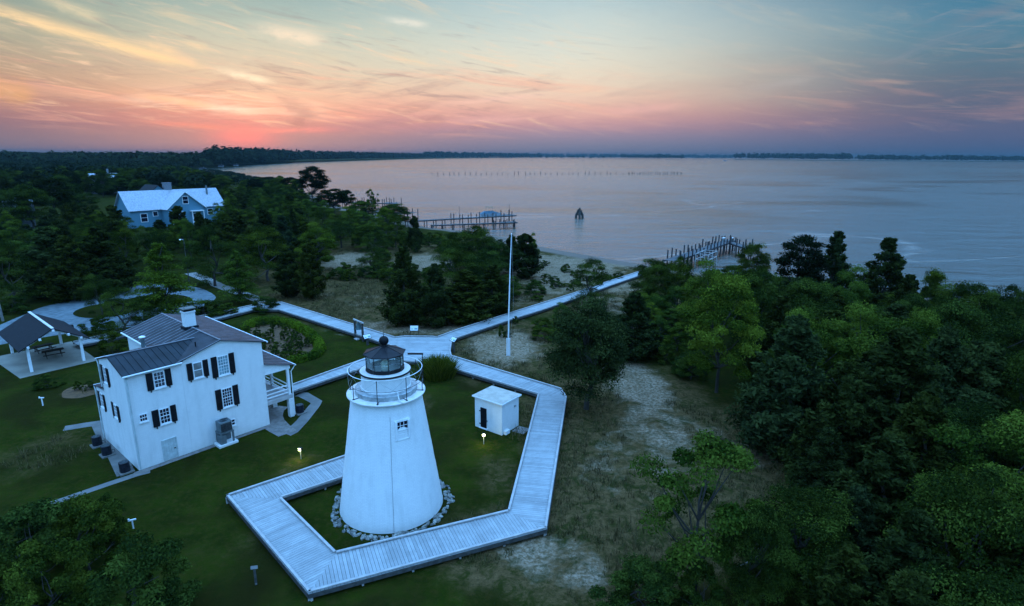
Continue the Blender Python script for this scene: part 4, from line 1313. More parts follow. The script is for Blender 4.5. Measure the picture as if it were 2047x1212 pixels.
def boat(label, loc, rz, L, cov, canopy):
    t = thing('boat', label, 'boat', loc, rz); n = 9; mb = MB(); rings = []
    for i in range(n):
        s_ = i / (n - 1); wv = L * .17 * (1 - max(0, s_ - .45) ** 2 * 3.1); zz = .25 + .3 * s_ * s_
        rings.append([(s_ * L, -wv, L * .13 + zz * .5), (s_ * L, -wv * .8, .1 + .25 * s_ ** 3), (s_ * L, 0, 0 + .35 * s_ ** 3), (s_ * L, wv * .8, .1 + .25 * s_ ** 3), (s_ * L, wv, L * .13 + zz * .5)])
    b = 0
    for r_ in rings:
        mb.v += r_
    for i in range(n - 1):
        for k in range(4):
            mb.f.append((i * 5 + k, i * 5 + k + 1, (i + 1) * 5 + k + 1, (i + 1) * 5 + k))
    mb.f.append((0, 1, 2, 3, 4)); mb.f.append(tuple((n - 1) * 5 + k for k in (4, 3, 2, 1, 0)))
    mb.build('hull', M['hull'], t, True)
    mb = MB(); mb.hull8([(.1, -L * .16, L * .15), (L * .9, -L * .07, L * .18), (L * .9, L * .07, L * .18), (.1, L * .16, L * .15)], [(L * .2, -L * .06, L * .26), (L * .6, -L * .04, L * .27), (L * .6, L * .04, L * .27), (L * .2, L * .06, L * .26)])
    mb.build('cover', M[cov], t)
    if canopy:
        mb = MB().b2(L * .3, L * .62, -L * .13, L * .13, L * .44, L * .455)
        mb.build('canopy', M['tan'], t)
        mb = MB()
        for x in (L * .33, L * .58):
            for y in (-L * .11, L * .11):
                mb.tube([(x, y, L * .16), (x, y, L * .44)], .03, 5)
        mb.build('canopy_pole', M['galv'], t)
    return t


P = at(962, 437, .6)
boat('covered motor boat with tan canopy raised on the dock lift', (P[0] - .5, P[1] + 2., .9), .35, 7.5, 'cover', True)
P = at(1446, 322.5, WZ)
boat('tiny dark boat out on the water below the far shore', (P[0], P[1], WZ - .2), .1, 22., 'cover', False)
for px, lab in ((1446, 'first of two small pale boat lifts on the wide right hand dock'), (1462, 'second of two small pale boat lifts, nearer the end of the wide dock')):
    P = at(px, 483, 1.2); t = thing('dock_bench', lab, 'bench', (P[0], P[1], 1.2), .9, 'pale benches at the dock end')
    t['label'] = 'small pale slanted table on the wide dock, ' + ('left one of the pair' if px == 1446 else 'right one of the pair')
    MB().b2(-.7, .7, -.3, .3, .85, .92).build('tabletop', M['white'], t)
    MB().b2(-.5, -.4, -.2, .2, 0, .85).b2(.4, .5, -.2, .2, 0, .85).build('leg', M['galv'], t)
P = at(1412, 514, .8); t = thing('boat_lift', 'white boat lift railings on the near side of the wide dock', 'boat lift', (P[0], P[1], 0), .95)
mb = MB()
for x in (-3, 0, 3):
    for y in (-1.3, 1.3):
        mb.tube([(x, y, WZ - 1), (x, y, 1.9)], .08, 6)
for z in (.6, 1.8):
    for y in (-1.3, 1.3):
        mb.tube([(-3, y, z), (3, y, z)], .07, 6)
    for x in (-3, 0, 3):
        mb.tube([(x, -1.3, z), (x, 1.3, z)], .06, 6)
mb.build('frame', M['kerb'], t)

P = at(1158, 436, WZ); rn = thing('wooden_dolphin', 'dark timber marker on three legs with a nest out in the bay', 'marker', (P[0], P[1], WZ))
for k, (x, y) in enumerate(((-1.3, .2), (1.3, 0), (0, -.9))):
    MB().tube([(x, y, -1.5), (x * .9, y * .9, 1.2), (x * .3, y * .3, 2.7)], [.5, .46, .42], 9).build('leg', M['under'], rn)
MB().b2(-1.45, 1.45, -.2, .2, 1.0, 1.5).b2(-1.0, 1.0, -.25, .25, 2.0, 2.4).build('brace', M['under'], rn)
mb = MB(); rg = random.Random(9)
for k in range(60):
    a = rg.uniform(0, 6.28); r_ = rg.uniform(.1, .95); z = 2.7 + rg.uniform(0, 1.2) * (1.1 - r_)
    d = Vector((rg.uniform(-1, 1), rg.uniform(-1, 1), rg.uniform(-.2, .5))).normalized() * rg.uniform(.3, .7)
    mb.tube([(r_ * math.cos(a) - d.x / 2, r_ * math.sin(a) - d.y / 2, z - d.z / 2), (r_ * math.cos(a) + d.x / 2, r_ * math.sin(a) + d.y / 2, z + d.z / 2)], .07, 4)
mb.build('nest', M['under'], rn)
MB().tube([(0, 0, 2.4), (.05, 0, 3.9)], .16, 6).build('mast', M['under'], rn)

stk = MB().tube([(0, 0, -2), (0, 0, 3.4)], [.31, .24], 6).mesh('net_stake', M['dock'])
rg = random.Random(4)
xs = [865 + i * (1255 - 865) / 36 for i in range(37)] + [1258 + i * 3.9 for i in range(28)]
for i, x in enumerate(xs):
    x += rg.uniform(-2, 2); y = 350.2 - (x - 865) * .003 + rg.uniform(-.3, .3); P = at(x, y, WZ)
    o = link_mesh('net_stake', stk); o.location = (P[0], P[1], WZ); o.scale = (1, 1, rg.uniform(.6, 1.25)); o.rotation_euler = (rg.uniform(-.06, .06), rg.uniform(-.06, .06), 0)
    tag(o, 'thin fishing net stake in the spaced row out in the bay' if i < 37 else 'thin fishing net stake in the crowded right end of the row', 'stake', 'net stakes spaced along the row' if i < 37 else 'net stakes crowded at the row end')

# ------------------------------------------------------------------ vegetation
def leaf_quads(Cn, Nrm, Ax, L, Wd):
    """diamond leaf sprays: centres, normals, long axes"""
    Ax = Ax - Nrm * (Ax * Nrm).sum(1, keepdims=True); Ax /= np.linalg.norm(Ax, axis=1, keepdims=True) + 1e-9
    Sd = np.cross(Nrm, Ax); L = L[:, None]; Wd = Wd[:, None]
    V = np.stack([Cn - Ax * L * .5, Cn + Sd * Wd * .5 - Nrm * Wd * .12, Cn + Ax * L * .5, Cn - Sd * Wd * .5 - Nrm * Wd * .12], 1).reshape(-1, 3)
    return V, np.arange(len(V)).reshape(-1, 4)


def unit(v):
    return v / (np.linalg.norm(v, axis=-1, keepdims=True) + 1e-9)


def crown(name, kd, seed, m, H=9., Wd=7.):
    """foliage of one tree, real size H x Wd, returned normalised to height 1, diameter 1; also limb tips for the trunk"""
    g = np.random.default_rng(seed); Cs, Ns, As, Ls, Ws, Ts = [], [], [], [], [], []; tips = []

    def add(c, n, a, l, w, t):
        Cs.append(c); Ns.append(unit(n)); As.append(unit(a)); Ls.append(l); Ws.append(w); Ts.append(t)
    if kd in ('broad', 'bright', 'shrub', 'juniper', 'sparse'):
        K = {'broad': 84, 'bright': 54, 'shrub': 42, 'juniper': 120, 'sparse': 34}[kd]
        z0 = {'broad': .04, 'bright': .10, 'shrub': .0, 'juniper': .12, 'sparse': .22}[kd]
        per = {'broad': 470, 'bright': 560, 'shrub': 520, 'juniper': 330, 'sparse': 420}[kd]
        ll = {'broad': .20, 'bright': .19, 'shrub': .135, 'juniper': .22, 'sparse': .18}[kd]
        ph = g.uniform(0, 6.28, 3)
        for k in range(K):
            a = g.uniform(0, 2 * PI); u = g.uniform(-.85, 1.) if kd != 'shrub' else g.uniform(-.35, 1.)
            rr = max(0., 1 - u * u) ** (.5 if u > 0 else .28); q = g.uniform(.5, 1.) ** .5
            wob = 1 + (.22 + .1 * (kd == 'bright')) * math.sin(2 * a + ph[0]) + .16 * math.sin(3 * a + ph[1])
            c = np.array([rr * math.cos(a) * q * wob * Wd * .39, rr * math.sin(a) * q * wob * Wd * .39, 0])
            zc = z0 + (1 - z0) * .5; c[2] = H * (zc + u * q * (1 - z0) * .47 * (1 + .12 * math.sin(a * 2 + ph[2])))
            if kd == 'shrub':
                c[2] = H * (.27 + u * q * (.66 if u > 0 else .68))
            lr = g.uniform(.075, .15) * min(Wd, H) * {'sparse': .85, 'bright': .8}.get(kd, 1.); tips.append(c.copy())
            n = int(per * g.uniform(.6, 1.2)); d = unit(g.normal(size=(n, 3))); d[:, 2] = np.where(d[:, 2] < -.25, -d[:, 2] * .6, d[:, 2])
            rad = lr * g.uniform(.55, 1.08, (n, 1)); flat = np.array([1.15, 1.15, .86 if kd != 'juniper' else .95])
            cc = c + d * rad * flat; nn = d * .8 + g.normal(size=(n, 3)) * .55 + np.array([0, 0, .45])
            ax = np.cross(nn, g.normal(size=(n, 3))) + d * .6 - np.array([0, 0, .25])
            t = np.clip(g.uniform(0, 1.) ** 1.6 * .8 + .25 * d[:, 2] * (kd == 'bright') + g.normal(size=n) * .15, 0, 1)  # bright crowns: upper leaves tinted lighter, light from above put into the colour
            add(cc, nn, ax, ll * g.uniform(.6, 1.25, n), ll * .55 * g.uniform(.6, 1.2, n), t)
    elif kd in ('cedar', 'fluffy', 'column'):
        K = 120 if kd != 'column' else 90
        for k in range(K):
            t = g.uniform(.04, .97) ** 1.1
            prof = (min(1., (t + .05) / .22) ** .6) * ((1 - t) ** .82) if kd == 'cedar' else ((min(1., (t + .06) / .3) ** .7) * ((1 - t) ** .66) if kd == 'fluffy' else (min(1., (t + .03) / .25) ** .7) * ((1 - t) ** .55))
            a = g.uniform(0, 2 * PI); r_ = Wd * .5 * prof * g.uniform(.62, 1.05)
            tip = np.array([math.cos(a) * r_, math.sin(a) * r_, H * min(.99, t + .05)])
            out = np.array([math.cos(a), math.sin(a), 0]); dr = unit(out * .75 + np.array([0, 0, .75 if kd != 'fluffy' else .5]))
            n = int(170 * g.uniform(.6, 1.3)); s_ = g.uniform(-1., .32, n); ln = Wd * .21 * (.22 + .95 * prof)
            sp = (.34 - s_ * .45)[:, None] * g.normal(size=(n, 3)) * Wd * .095 * (.3 + .8 * prof)
            cc = tip + dr * (s_ * ln)[:, None] + sp
            nn = g.normal(size=(n, 3)) * .6 + out * .7 + np.array([0, 0, .55]); ax = dr + g.normal(size=(n, 3)) * .5
            tt = np.clip(g.uniform(0, .6) + .25 * (s_ > 0) + g.normal(size=n) * .13, 0, 1)
            add(cc, nn, ax, .30 * g.uniform(.5, 1.3, n), .12 * g.uniform(.6, 1.3, n), tt)
        n = 160; tz = 1 - np.abs(g.normal(size=n)) * .06; cc = np.stack([g.normal(size=n) * Wd * .02 * (1.15 - tz) * 8, g.normal(size=n) * Wd * .02 * (1.15 - tz) * 8, H * tz], 1)
        add(cc, g.normal(size=(n, 3)), np.tile([0, 0, 1.], (n, 1)) + g.normal(size=(n, 3)) * .3, np.full(n, .35), np.full(n, .15), g.uniform(.2, .7, n))
        tips = []
    elif kd == 'tier':
        for k in range(110):
            t = g.uniform(.1, .985); prof = (1 - t) ** .72 * min(1, (t + .1) / .3) + .07; a = g.uniform(0, 2 * PI); r1 = Wd * .52 * prof * g.uniform(.75, 1.1)
            n = int(170 * g.uniform(.6, 1.2) * (.4 + prof)); s_ = g.uniform(.15, 1., n); wv = .22 * np.sin(s_ * PI) ** .6 + .05
            rr = s_ * r1; da = g.normal(size=n) * wv * .9
            cc = np.stack([rr * np.cos(a + da), rr * np.sin(a + da), H * t + rr * .12 - (rr / r1) ** 2 * r1 * .18 + g.normal(size=n) * .13], 1)
            nn = np.tile([0, 0, 1.], (n, 1)) + g.normal(size=(n, 3)) * .5; ax = np.stack([np.cos(a + da), np.sin(a + da), -.25 + 0 * da], 1) + g.normal(size=(n, 3)) * .4
            add(cc, nn, ax, .28 * g.uniform(.6, 1.2, n), .13 * g.uniform(.6, 1.2, n), np.clip(g.uniform(.1, .7) + g.normal(size=n) * .15, 0, 1))
            if k % 3 == 0:
                tips.append(np.array([math.cos(a) * r1 * .8, math.sin(a) * r1 * .8, H * t]))
    elif kd == 'pine':
        for k in range(62):
            u = g.uniform(-.6, 1); a = g.uniform(0, 2 * PI); rr = math.sqrt(max(0, 1 - u * u)) * g.uniform(.55, 1.)
            c = np.array([rr * math.cos(a) * Wd * .42, rr * math.sin(a) * Wd * .42, H * (.68 + .27 * u)]); tips.append(c.copy())
            n = int(170 * g.uniform(.6, 1.2)); d = unit(g.normal(size=(n, 3))); lr = Wd * g.uniform(.09, .15)
            cc = c + d * lr * g.uniform(.2, 1., (n, 1)) * np.array([1.2, 1.2, .6])
            add(cc, g.normal(size=(n, 3)) + np.array([0, 0, .7]), d + np.array([0, 0, .3]), .42 * g.uniform(.6, 1.2, n), .16 * g.uniform(.6, 1.2, n), np.clip(g.uniform(0, .6) + g.normal(size=n) * .15, 0, 1))
    Cn = np.concatenate(Cs); V, Q = leaf_quads(Cn, np.concatenate(Ns), np.concatenate(As), np.concatenate(Ls), np.concatenate(Ws))
    V[:, 2] = np.maximum(V[:, 2], .01 * H)
    V[:, 2] *= H / np.percentile(V[:, 2], 99.8)
    V[:, :2] *= Wd * .5 / np.percentile(np.abs(V[:, :2]), 99.)
    V = V / np.array([Wd, Wd, H])
    return np_mesh(name, V, Q, m, np.concatenate(Ts)), [np.array(t) / np.array([Wd, Wd, H]) for t in tips]


def trunk_mesh(seed, tips, H, Wd, top=.85, r0=.2, m='bark', limbs=9, fork=.3, lean=.02):
    g = random.Random(seed); mb = MB(); n = 7
    ax = [(g.uniform(-1, 1) * lean * Wd * i, g.uniform(-1, 1) * lean * Wd * i, H * top * i / n) for i in range(n + 1)]
    mb.tube([(ax[0][0], ax[0][1], -.25)] + ax, [r0 * 1.35] + [r0 * (1 - .82 * i / n) for i in range(n + 1)], 8)
    tl = sorted(tips, key=lambda q: q[2]); g.shuffle(tl)
    for t in tl[:limbs]:
        T = np.array(t) * np.array([Wd, Wd, H]); f = max(fork, min(.8, t[2] * .62)); i = min(n - 1, int(f / top * n)); b = ax[i]
        mid = ((b[0] + T[0]) / 2 + g.uniform(-.2, .2), (b[1] + T[1]) / 2 + g.uniform(-.2, .2), b[2] + (T[2] - b[2]) * .4)
        mb.tube([b, mid, tuple(T)], [r0 * .45, r0 * .3, r0 * .1], 5, cap=False)
    me = mb.mesh('trunk', M[m], True)
    for v in me.vertices:
        v.co.x /= Wd; v.co.y /= Wd; v.co.z /= H
    return me


PROTO = {}


def add_protos(kd, shape, matn, seeds, H, Wd, name, **tk):
    PROTO[kd] = []
    for s_ in seeds:
        me, tips = crown('crown', shape, s_, M[matn], H, Wd)
        PROTO[kd].append((me, trunk_mesh(s_, tips, H, Wd, **tk), name))


add_protos('C', 'cedar', 'cedar', (1, 2, 3), 9, 5, 'cedar_tree', top=.9, r0=.17, limbs=0)
add_protos('CB', 'cedar', 'cedarblue', (4, 5), 9, 5.5, 'cedar_tree', top=.9, r0=.17, limbs=0)
add_protos('CF', 'fluffy', 'cedarblue', (6, 7), 9, 6, 'cedar_tree', top=.9, r0=.17, limbs=0)
add_protos('CC', 'column', 'cedar', (8, 9), 7, 3.6, 'cedar_tree', top=.9, r0=.14, limbs=0)
add_protos('J', 'juniper', 'cedarblue', (31, 10), 9, 7.5, 'cedar_tree', top=.7, r0=.28, limbs=14, fork=.1, lean=.03)
add_protos('B', 'broad', 'broad', (11, 12, 13, 14), 9, 8, 'broadleaf_tree', top=.75, r0=.2, limbs=12)
add_protos('BT', 'shrub', 'broad', (41, 42, 43), 8, 7, 'broadleaf_tree', top=.75, r0=.18, limbs=8)
add_protos('L', 'bright', 'bright', (15, 16, 17), 8, 8, 'broadleaf_tree', top=.75, r0=.16, limbs=16)
add_protos('LS', 'sparse', 'bright', (18, 19), 7, 6, 'broadleaf_tree', top=.8, r0=.13, limbs=15)
add_protos('T', 'tier', 'tier', (20, 21), 9, 7, 'feathery_tree', top=.97, r0=.16, limbs=16, fork=.12)
add_protos('P', 'pine', 'pine', (22, 23), 12, 7, 'pine_tree', top=.92, r0=.22, limbs=20, fork=.45)
add_protos('S', 'shrub', 'shrub', (24, 25, 26, 27), 3.5, 4.5, 'shrub', top=.6, r0=.07, limbs=12, fork=.05)
add_protos('SD', 'shrub', 'broad', (28, 29), 3.5, 4.5, 'shrub', top=.6, r0=.07, limbs=12, fork=.05)

TR = random.Random(11)
placed = []


def plant(kd, x, y, h, w, label, group=None, rz=None, var=None, cat=None):
    P = PROTO[kd]; me, tm, nm = P[TR.randrange(len(P)) if var is None else var % len(P)]
    t = thing(nm, label, cat or {'cedar_tree': 'cedar tree', 'broadleaf_tree': 'tree', 'feathery_tree': 'tree', 'pine_tree': 'pine tree', 'shrub': 'shrub'}[nm], (x, y, 0), TR.uniform(0, 6.28) if rz is None else rz, group)
    t.scale = (w, w, h)
    link_mesh('trunk', tm, t); link_mesh('crown', me, t)
    placed.append((x, y, w))
    return t


def tree_px(kd, cx, top, base, wpx, label, group=None, **kw):
    P = at(cx, base); h = up_to(cx, top, P); dep = float((P - EYE) @ FWD)
    return plant(kd, P[0], P[1], max(h, .6), wpx * dep / F, label, group, **kw)


# near and middle trees, each placed where it stands
TREES = [
    ('J', 1172, 594, 818, 152, 'wide dark cedar with leaning forked trunk beside the boardwalk corner'),
    ('C', 1262, 586, 714, 108, 'dense dark conical cedar between the sandy track and right hand wood'),
    ('BT', 1180, 517, 612, 98, 'bushy dark tree overhanging the far boardwalk near the beach'),
    ('L', 1122, 606, 652, 56, 'small bright green sapling behind the wide dark cedar'),
    ('C', 812, 494, 648, 88, 'round dark cedar at the left end of the clump behind the junction sign'),
    ('C', 872, 528, 652, 72, 'narrow dark cedar second in the clump behind the junction sign'),
    ('C', 930, 540, 640, 110, 'broad dark cedar in the middle of the clump behind the junction sign'),
    ('C', 985, 530, 628, 84, 'dark cedar at the right end of the clump left of the flagpole'),
    ('BT', 905, 490, 610, 130, 'light green rounded tree rising behind the clump of dark cedars'),
    ('BT', 965, 500, 600, 110, 'mid green tree behind the cedars and just left of the flagpole'),
    ('CC', 1048, 468, 556, 62, 'dark cedar with short bare stem just right of the flagpole'),
    ('CC', 1022, 470, 545, 34, 'slim cedar directly behind the flagpole top'),
    ('L', 1062, 466, 540, 36, 'sparse light tree peeping out right of the flagpole cedar'),
    ('CC', 625, 486, 598, 52, 'right one of two slim dark cedars standing on the dry meadow edge'),
    ('CC', 583, 504, 594, 58, 'left one of two slim dark cedars standing on the dry meadow edge'),
    ('T', 337, 487, 636, 104, 'tall feathery light green tree beside the gravel drive'),
    ('T', 481, 502, 604, 76, 'smaller feathery light green tree by the sandy path'),
    ('BT', 250, 573, 672, 108, 'dark rounded tree on the island of the gravel drive behind the house'),
    ('BT', 205, 545, 632, 62, 'smaller ragged tree at the left tip of the gravel island'),
    ('CB', 112, 455, 590, 120, 'big dark cedar on the left beyond the gravel drive'),
    ('C', 212, 452, 584, 118, 'tall dark cedar in line between pavilion ridge and blue house'),
    ('C', 150, 470, 600, 90, 'dark cedar squeezed between two larger cedars beyond the drive'),
    ('BT', 292, 590, 652, 56, 'small dense tree on the gravel island just right of the dark rounded tree'),
    ('BT', 32, 480, 610, 110, 'dark spreading tree at the left edge behind the utility pole'),
    ('L', 100, 455, 545, 130, 'light green tree showing behind the big dark cedar at left'),
    ('BT', 430, 452, 572, 110, 'large dark blue green tree behind the two feathery trees'),
    ('BT', 536, 452, 562, 112, 'rounded dark tree left of the two slim meadow cedars'),
    ('L', 636, 446, 540, 100, 'bright rounded tree behind the two slim meadow cedars'),
    ('BT', 742, 466, 540, 68, 'round shrubby tree among the dunes between meadow and docks'),
    ('P', 629, 333, 425, 62, 'tall lone pine with rounded crown standing against the water'),
    ('P', 668, 378, 436, 66, 'lower ragged pine just right of the tall lone pine'),
    ('P', 694, 380, 432, 34, 'small upright pine between ragged pine and distant docks'),
    ('LS', 746, 378, 438, 26, 'thin sparse tree against the water beside the distant dock'),
    ('B', 722, 402, 442, 60, 'dark round tree at the foot of the thin sparse shore tree'),
    ('B', 788, 408, 452, 66, 'dark round tree in front of the square dock end'),
    ('CC', 830, 432, 502, 30, 'slim dark cedar pointing up left of the long dock'),
    ('B', 946, 452, 545, 100, 'dark spreading tree in front of the long dock'),
    ('BT', 900, 466, 540, 72, 'green dune tree below the shore end of the long dock'),
    ('B', 990, 486, 552, 60, 'dark tree right of the spreading tree before the long dock'),
    # right hand wood, shore side
    ('P', 1585, 470, 640, 92, 'open crowned tall tree against the water right of the wide dock'),
    ('C', 1652, 462, 640, 84, 'spiky dark cedar against the water, left one of the tall pair'),
    ('C', 1752, 475, 655, 112, 'spiky dark cedar against the water, right one of the tall pair'),
    ('B', 1497, 486, 606, 62, 'dark tree hiding the right end of the wide dock'),
    ('B', 1308, 520, 622, 92, 'dark rounded tree where the boardwalk reaches the beach'),
    ('B', 1352, 512, 640, 64, 'dark tree hiding the left end of the wide dock'),
    ('L', 1405, 522, 690, 150, 'light green tree in front of the wide dock'),
    ('L', 1432, 545, 785, 176, 'leaning pale stemmed tree over the sandy track at the edge of the wood'),
    ('B', 1500, 540, 720, 120, 'olive tree between the dock and the bright crowns of the right hand wood'),
    ('L', 1680, 530, 690, 130, 'yellow green tree between the two spiky cedars'),
    ('C', 1795, 548, 700, 84, 'dark cedar just right of the spiky pair'),
    ('B', 1846, 538, 700, 64, 'upright dark tree on the right skyline of the wood'),
    ('B', 1905, 562, 750, 120, 'dark rounded tree on the skyline toward the right edge'),
    ('B', 1972, 566, 760, 100, 'dark tree second from the right edge on the wood skyline'),
    ('B', 2036, 560, 770, 110, 'dark tree at the right edge on the wood skyline'),
    ('B', 1600, 560, 720, 140, 'mid green tree beneath the open crowned tall tree'),
    ('C', 1545, 590, 770, 110, 'dark cedar in the middle of the wood above the bright crowns'),
    # right hand wood, middle
    ('L', 1600, 622, 830, 170, 'bright green crown left of centre in the right hand wood'),
    ('L', 1700, 605, 850, 220, 'largest bright green crown in the centre of the right hand wood'),
    ('L', 1805, 612, 850, 130, 'bright upright crown right of centre in the wood'),
    ('CB', 1562, 632, 905, 180, 'tall blue green cedar at the left edge of the wood above the track'),
    ('C', 1750, 650, 985, 210, 'tall olive cedar in the middle of the right hand wood'),
    ('C', 1650, 720, 1000, 160, 'dark cedar between the blue green cedar and olive cedar'),
    ('B', 1880, 600, 830, 150, 'dark crown behind the fluffy pale cedar'),
    ('CF', 1918, 678, 940, 170, 'fluffy pale cedar in the right part of the wood'),
    ('B', 1990, 610, 840, 150, 'dark broad crown near the right edge above the fluffy cedar'),
    ('CB', 1845, 650, 930, 140, 'bluish cedar left of the fluffy pale cedar'),
    ('B', 2020, 700, 960, 150, 'dark green crown at the right edge level with the fluffy cedar'),
    ('C', 1800, 780, 1080, 190, 'shadowed cedar below the fluffy cedar'),
    ('L', 1975, 830, 1150, 300, 'flat topped bright green tree at the lower right edge'),
    ('C', 1730, 860, 1140, 190, 'dark cedar below the olive cedar'),
    ('C', 1630, 850, 1050, 120, 'dark cedar at the foot of the wood beside the track'),
    ('CF', 1690, 965, 1165, 104, 'small pale tipped cedar near the bottom of the wood'),
    ('B', 1890, 930, 1300, 260, 'black green crown in the bottom right corner'),
    ('C', 2010, 980, 1380, 240, 'dark cedar in the bottom right corner at the edge'),
    ('C', 1780, 1010, 1330, 210, 'dark cedar at the bottom edge right of the pale tipped cedar'),
    ('LS', 1388, 868, 1185, 225, 'sparse bright green tree with thin visible trunk in the lower right field'),
    ('B', 1590, 978, 1185, 210, 'dense green tree right of the sparse bright tree'),
    ('B', 1490, 1010, 1230, 130, 'shadowed tree between sparse bright tree and dense green tree'),
    ('S', 1275, 1142, 1235, 190, 'low bush at the bottom edge left of the sparse tree'),
    ('S', 1400, 1120, 1240, 120, 'low bush under the sparse bright tree'),
    ('C', 1660, 1080, 1330, 170, 'dark cedar at the bottom edge below the dense green tree'),
    # near left bushes
    ('S', 62, 1002, 1160, 215, 'large bush at the left edge by the front path end'),
    ('S', 180, 1000, 1140, 170, 'bush with light green top behind the lower left bushes'),
    ('S', 215, 988, 1085, 70, 'small bush beside the near white T post'),
    ('S', 290, 1082, 1280, 230, 'biggest bush in the lower left, nearest the front lawn'),
    ('S', 110, 1075, 1250, 170, 'bush in the bottom left corner behind the biggest bush'),
    ('S', 10, 1080, 1260, 150, 'bush at the very bottom left edge'),
]
for k_, row in enumerate(TREES):
    tree_px(row[0], *row[1:5], row[5], var=k_)

# garden bushes
tree_px('SD', 530, 592, 622, 62, 'rounded shrub at the meeting of two boardwalk arms')
tree_px('SD', 410, 600, 634, 90, 'long low shrub along the gravel drive behind the house')
tree_px('S', 450, 606, 632, 50, 'low green shrub between the drive and the boardwalk')
tree_px('SD', 225, 660, 706, 55, 'small shrub left of the house beside the narrow boardwalk')
tree_px('SD', 200, 632, 662, 60, 'low shrub below the gravel island')
tree_px('SD', 30, 590, 625, 60, 'dark shrub at the foot of the utility pole')
tree_px('S', 95, 748, 775, 45, 'small pale shrub on the lawn below the picnic patio')
tree_px('S', 1002, 650, 676, 14, 'reddish upright grass tuft left of the flagpole')
tree_px('SD', 1014, 661, 674, 22, 'low dark tuft behind the flagpole')
tree_px('SD', 1030, 632, 648, 14, 'small dark tuft beside the far boardwalk arm')

FG = random.Random(21)
SKY_X = [-400, 0, 150, 250, 340, 395, 440, 492, 535, 580, 615, 660]
SKY_Y = [312, 313, 315, 317, 322, 340, 350, 360, 354, 350, 372, 392]


def proj(x, y, z):
    v = np.array([x, y, z]) - EYE; k = v @ FWD
    return CX + F * (v @ RIGHT) / k, CY - F * (v @ UP) / k


def cap_h(x, y, h):
    """woods by the bay stay low enough to leave the shore in view"""
    if y < 110 or x > 0:
        return h
    px, _ = proj(x, y, 0.); lim = up_to(px, float(np.interp(px, SKY_X, SKY_Y)), (x, y))
    return max(2.5, min(h, lim))


def scatter(poly_px, kinds, sp, hr, wr, label, group, z=0., maxn=200, reject=None, wf=1.):
    poly = W(poly_px); xs_ = [p[0] for p in poly]; ys_ = [p[1] for p in poly]; n = 0
    for _ in range(maxn * 40):
        if n >= maxn:
            break
        x, y = FG.uniform(min(xs_), max(xs_)), FG.uniform(min(ys_), max(ys_))
        if not inside([(x, y)], poly)[0] or (reject and reject(x, y)):
            continue
        if shore_sd([(x, y)])[0] < 7:
            continue
        ww = FG.uniform(*wr)
        if any((x - a) ** 2 + (y - b) ** 2 < (sp * (.35 * c + .35 * ww) / 1.) ** 2 for a, b, c in placed):
            continue
        kd = FG.choice(kinds); lab = label[kd[0]] if isinstance(label, dict) else label
        hh_ = FG.uniform(*hr) * (.62 if kd[0] == 'S' else 1); h2 = cap_h(x, y, hh_)
        plant(kd, x, y, h2, ww * max(.6, min(1., h2 / hh_)), lab, group); n += 1
    return n


# the wood on the left, out to the blue house and past it
def keep_blue(x, y):
    # leave the blue house's own clearing and the drive free
    dx, dy = x + 112.6, y - 172.6; u = dx * .6 + dy * .8; v = -dx * .8 + dy * .6
    return (-3 < u < 31 and -9 < v < 17) or (-42 < v <= -9 and -3 < u - .36 * v < 13)


nA = scatter([(-260, 640), (-260, 560), (60, 560), (200, 556), (300, 545), (400, 535), (560, 545), (640, 520), (560, 480), (420, 470), (300, 470), (150, 462), (-260, 480)], ['BT', 'C', 'C', 'CB', 'L', 'BT', 'CC', 'B'], 1.15, (6.5, 10.), (4.6, 6.6),
             {'B': 'rounded dark tree in the wood between gravel drive and blue house', 'C': 'dark cedar in the wood between gravel drive and blue house', 'L': 'light green tree in the wood between gravel drive and blue house'}, 'trees between drive and blue house', maxn=70, reject=keep_blue)
nB = scatter([(640, 520), (560, 480), (450, 470), (440, 410), (520, 392), (600, 405), (680, 432), (740, 452), (830, 480), (800, 520), (700, 500)], ['BT', 'B', 'L', 'BT', 'C'], 1.15, (5.5, 8.5), (5.5, 8.5),
             {'B': 'rounded tree in the wood between blue house and docks', 'C': 'dark cedar in the wood between blue house and docks', 'L': 'light green tree in the wood between blue house and docks'}, 'trees between blue house and docks', maxn=70, reject=keep_blue)
nC = scatter([(-300, 480), (150, 462), (240, 440), (260, 400), (450, 392), (480, 366), (420, 352), (200, 362), (-300, 372)], ['B', 'B', 'B', 'C', 'P'], 1.0, (9, 14), (9, 13),
             {'B': 'broad dark tree in the deep wood behind the blue house', 'C': 'dark cedar in the deep wood behind the blue house', 'P': 'pine in the deep wood behind the blue house'}, 'trees behind the blue house', maxn=150, reject=keep_blue)
nD = scatter([(560, 388), (600, 398), (640, 410), (600, 425), (540, 415), (480, 392), (500, 368)], ['B', 'B', 'P'], .95, (9, 13), (8, 11),
             {'B': 'dark tree along the shore left of the tall lone pine', 'P': 'pine along the shore left of the tall lone pine'}, 'shore trees left of the lone pine', maxn=26)
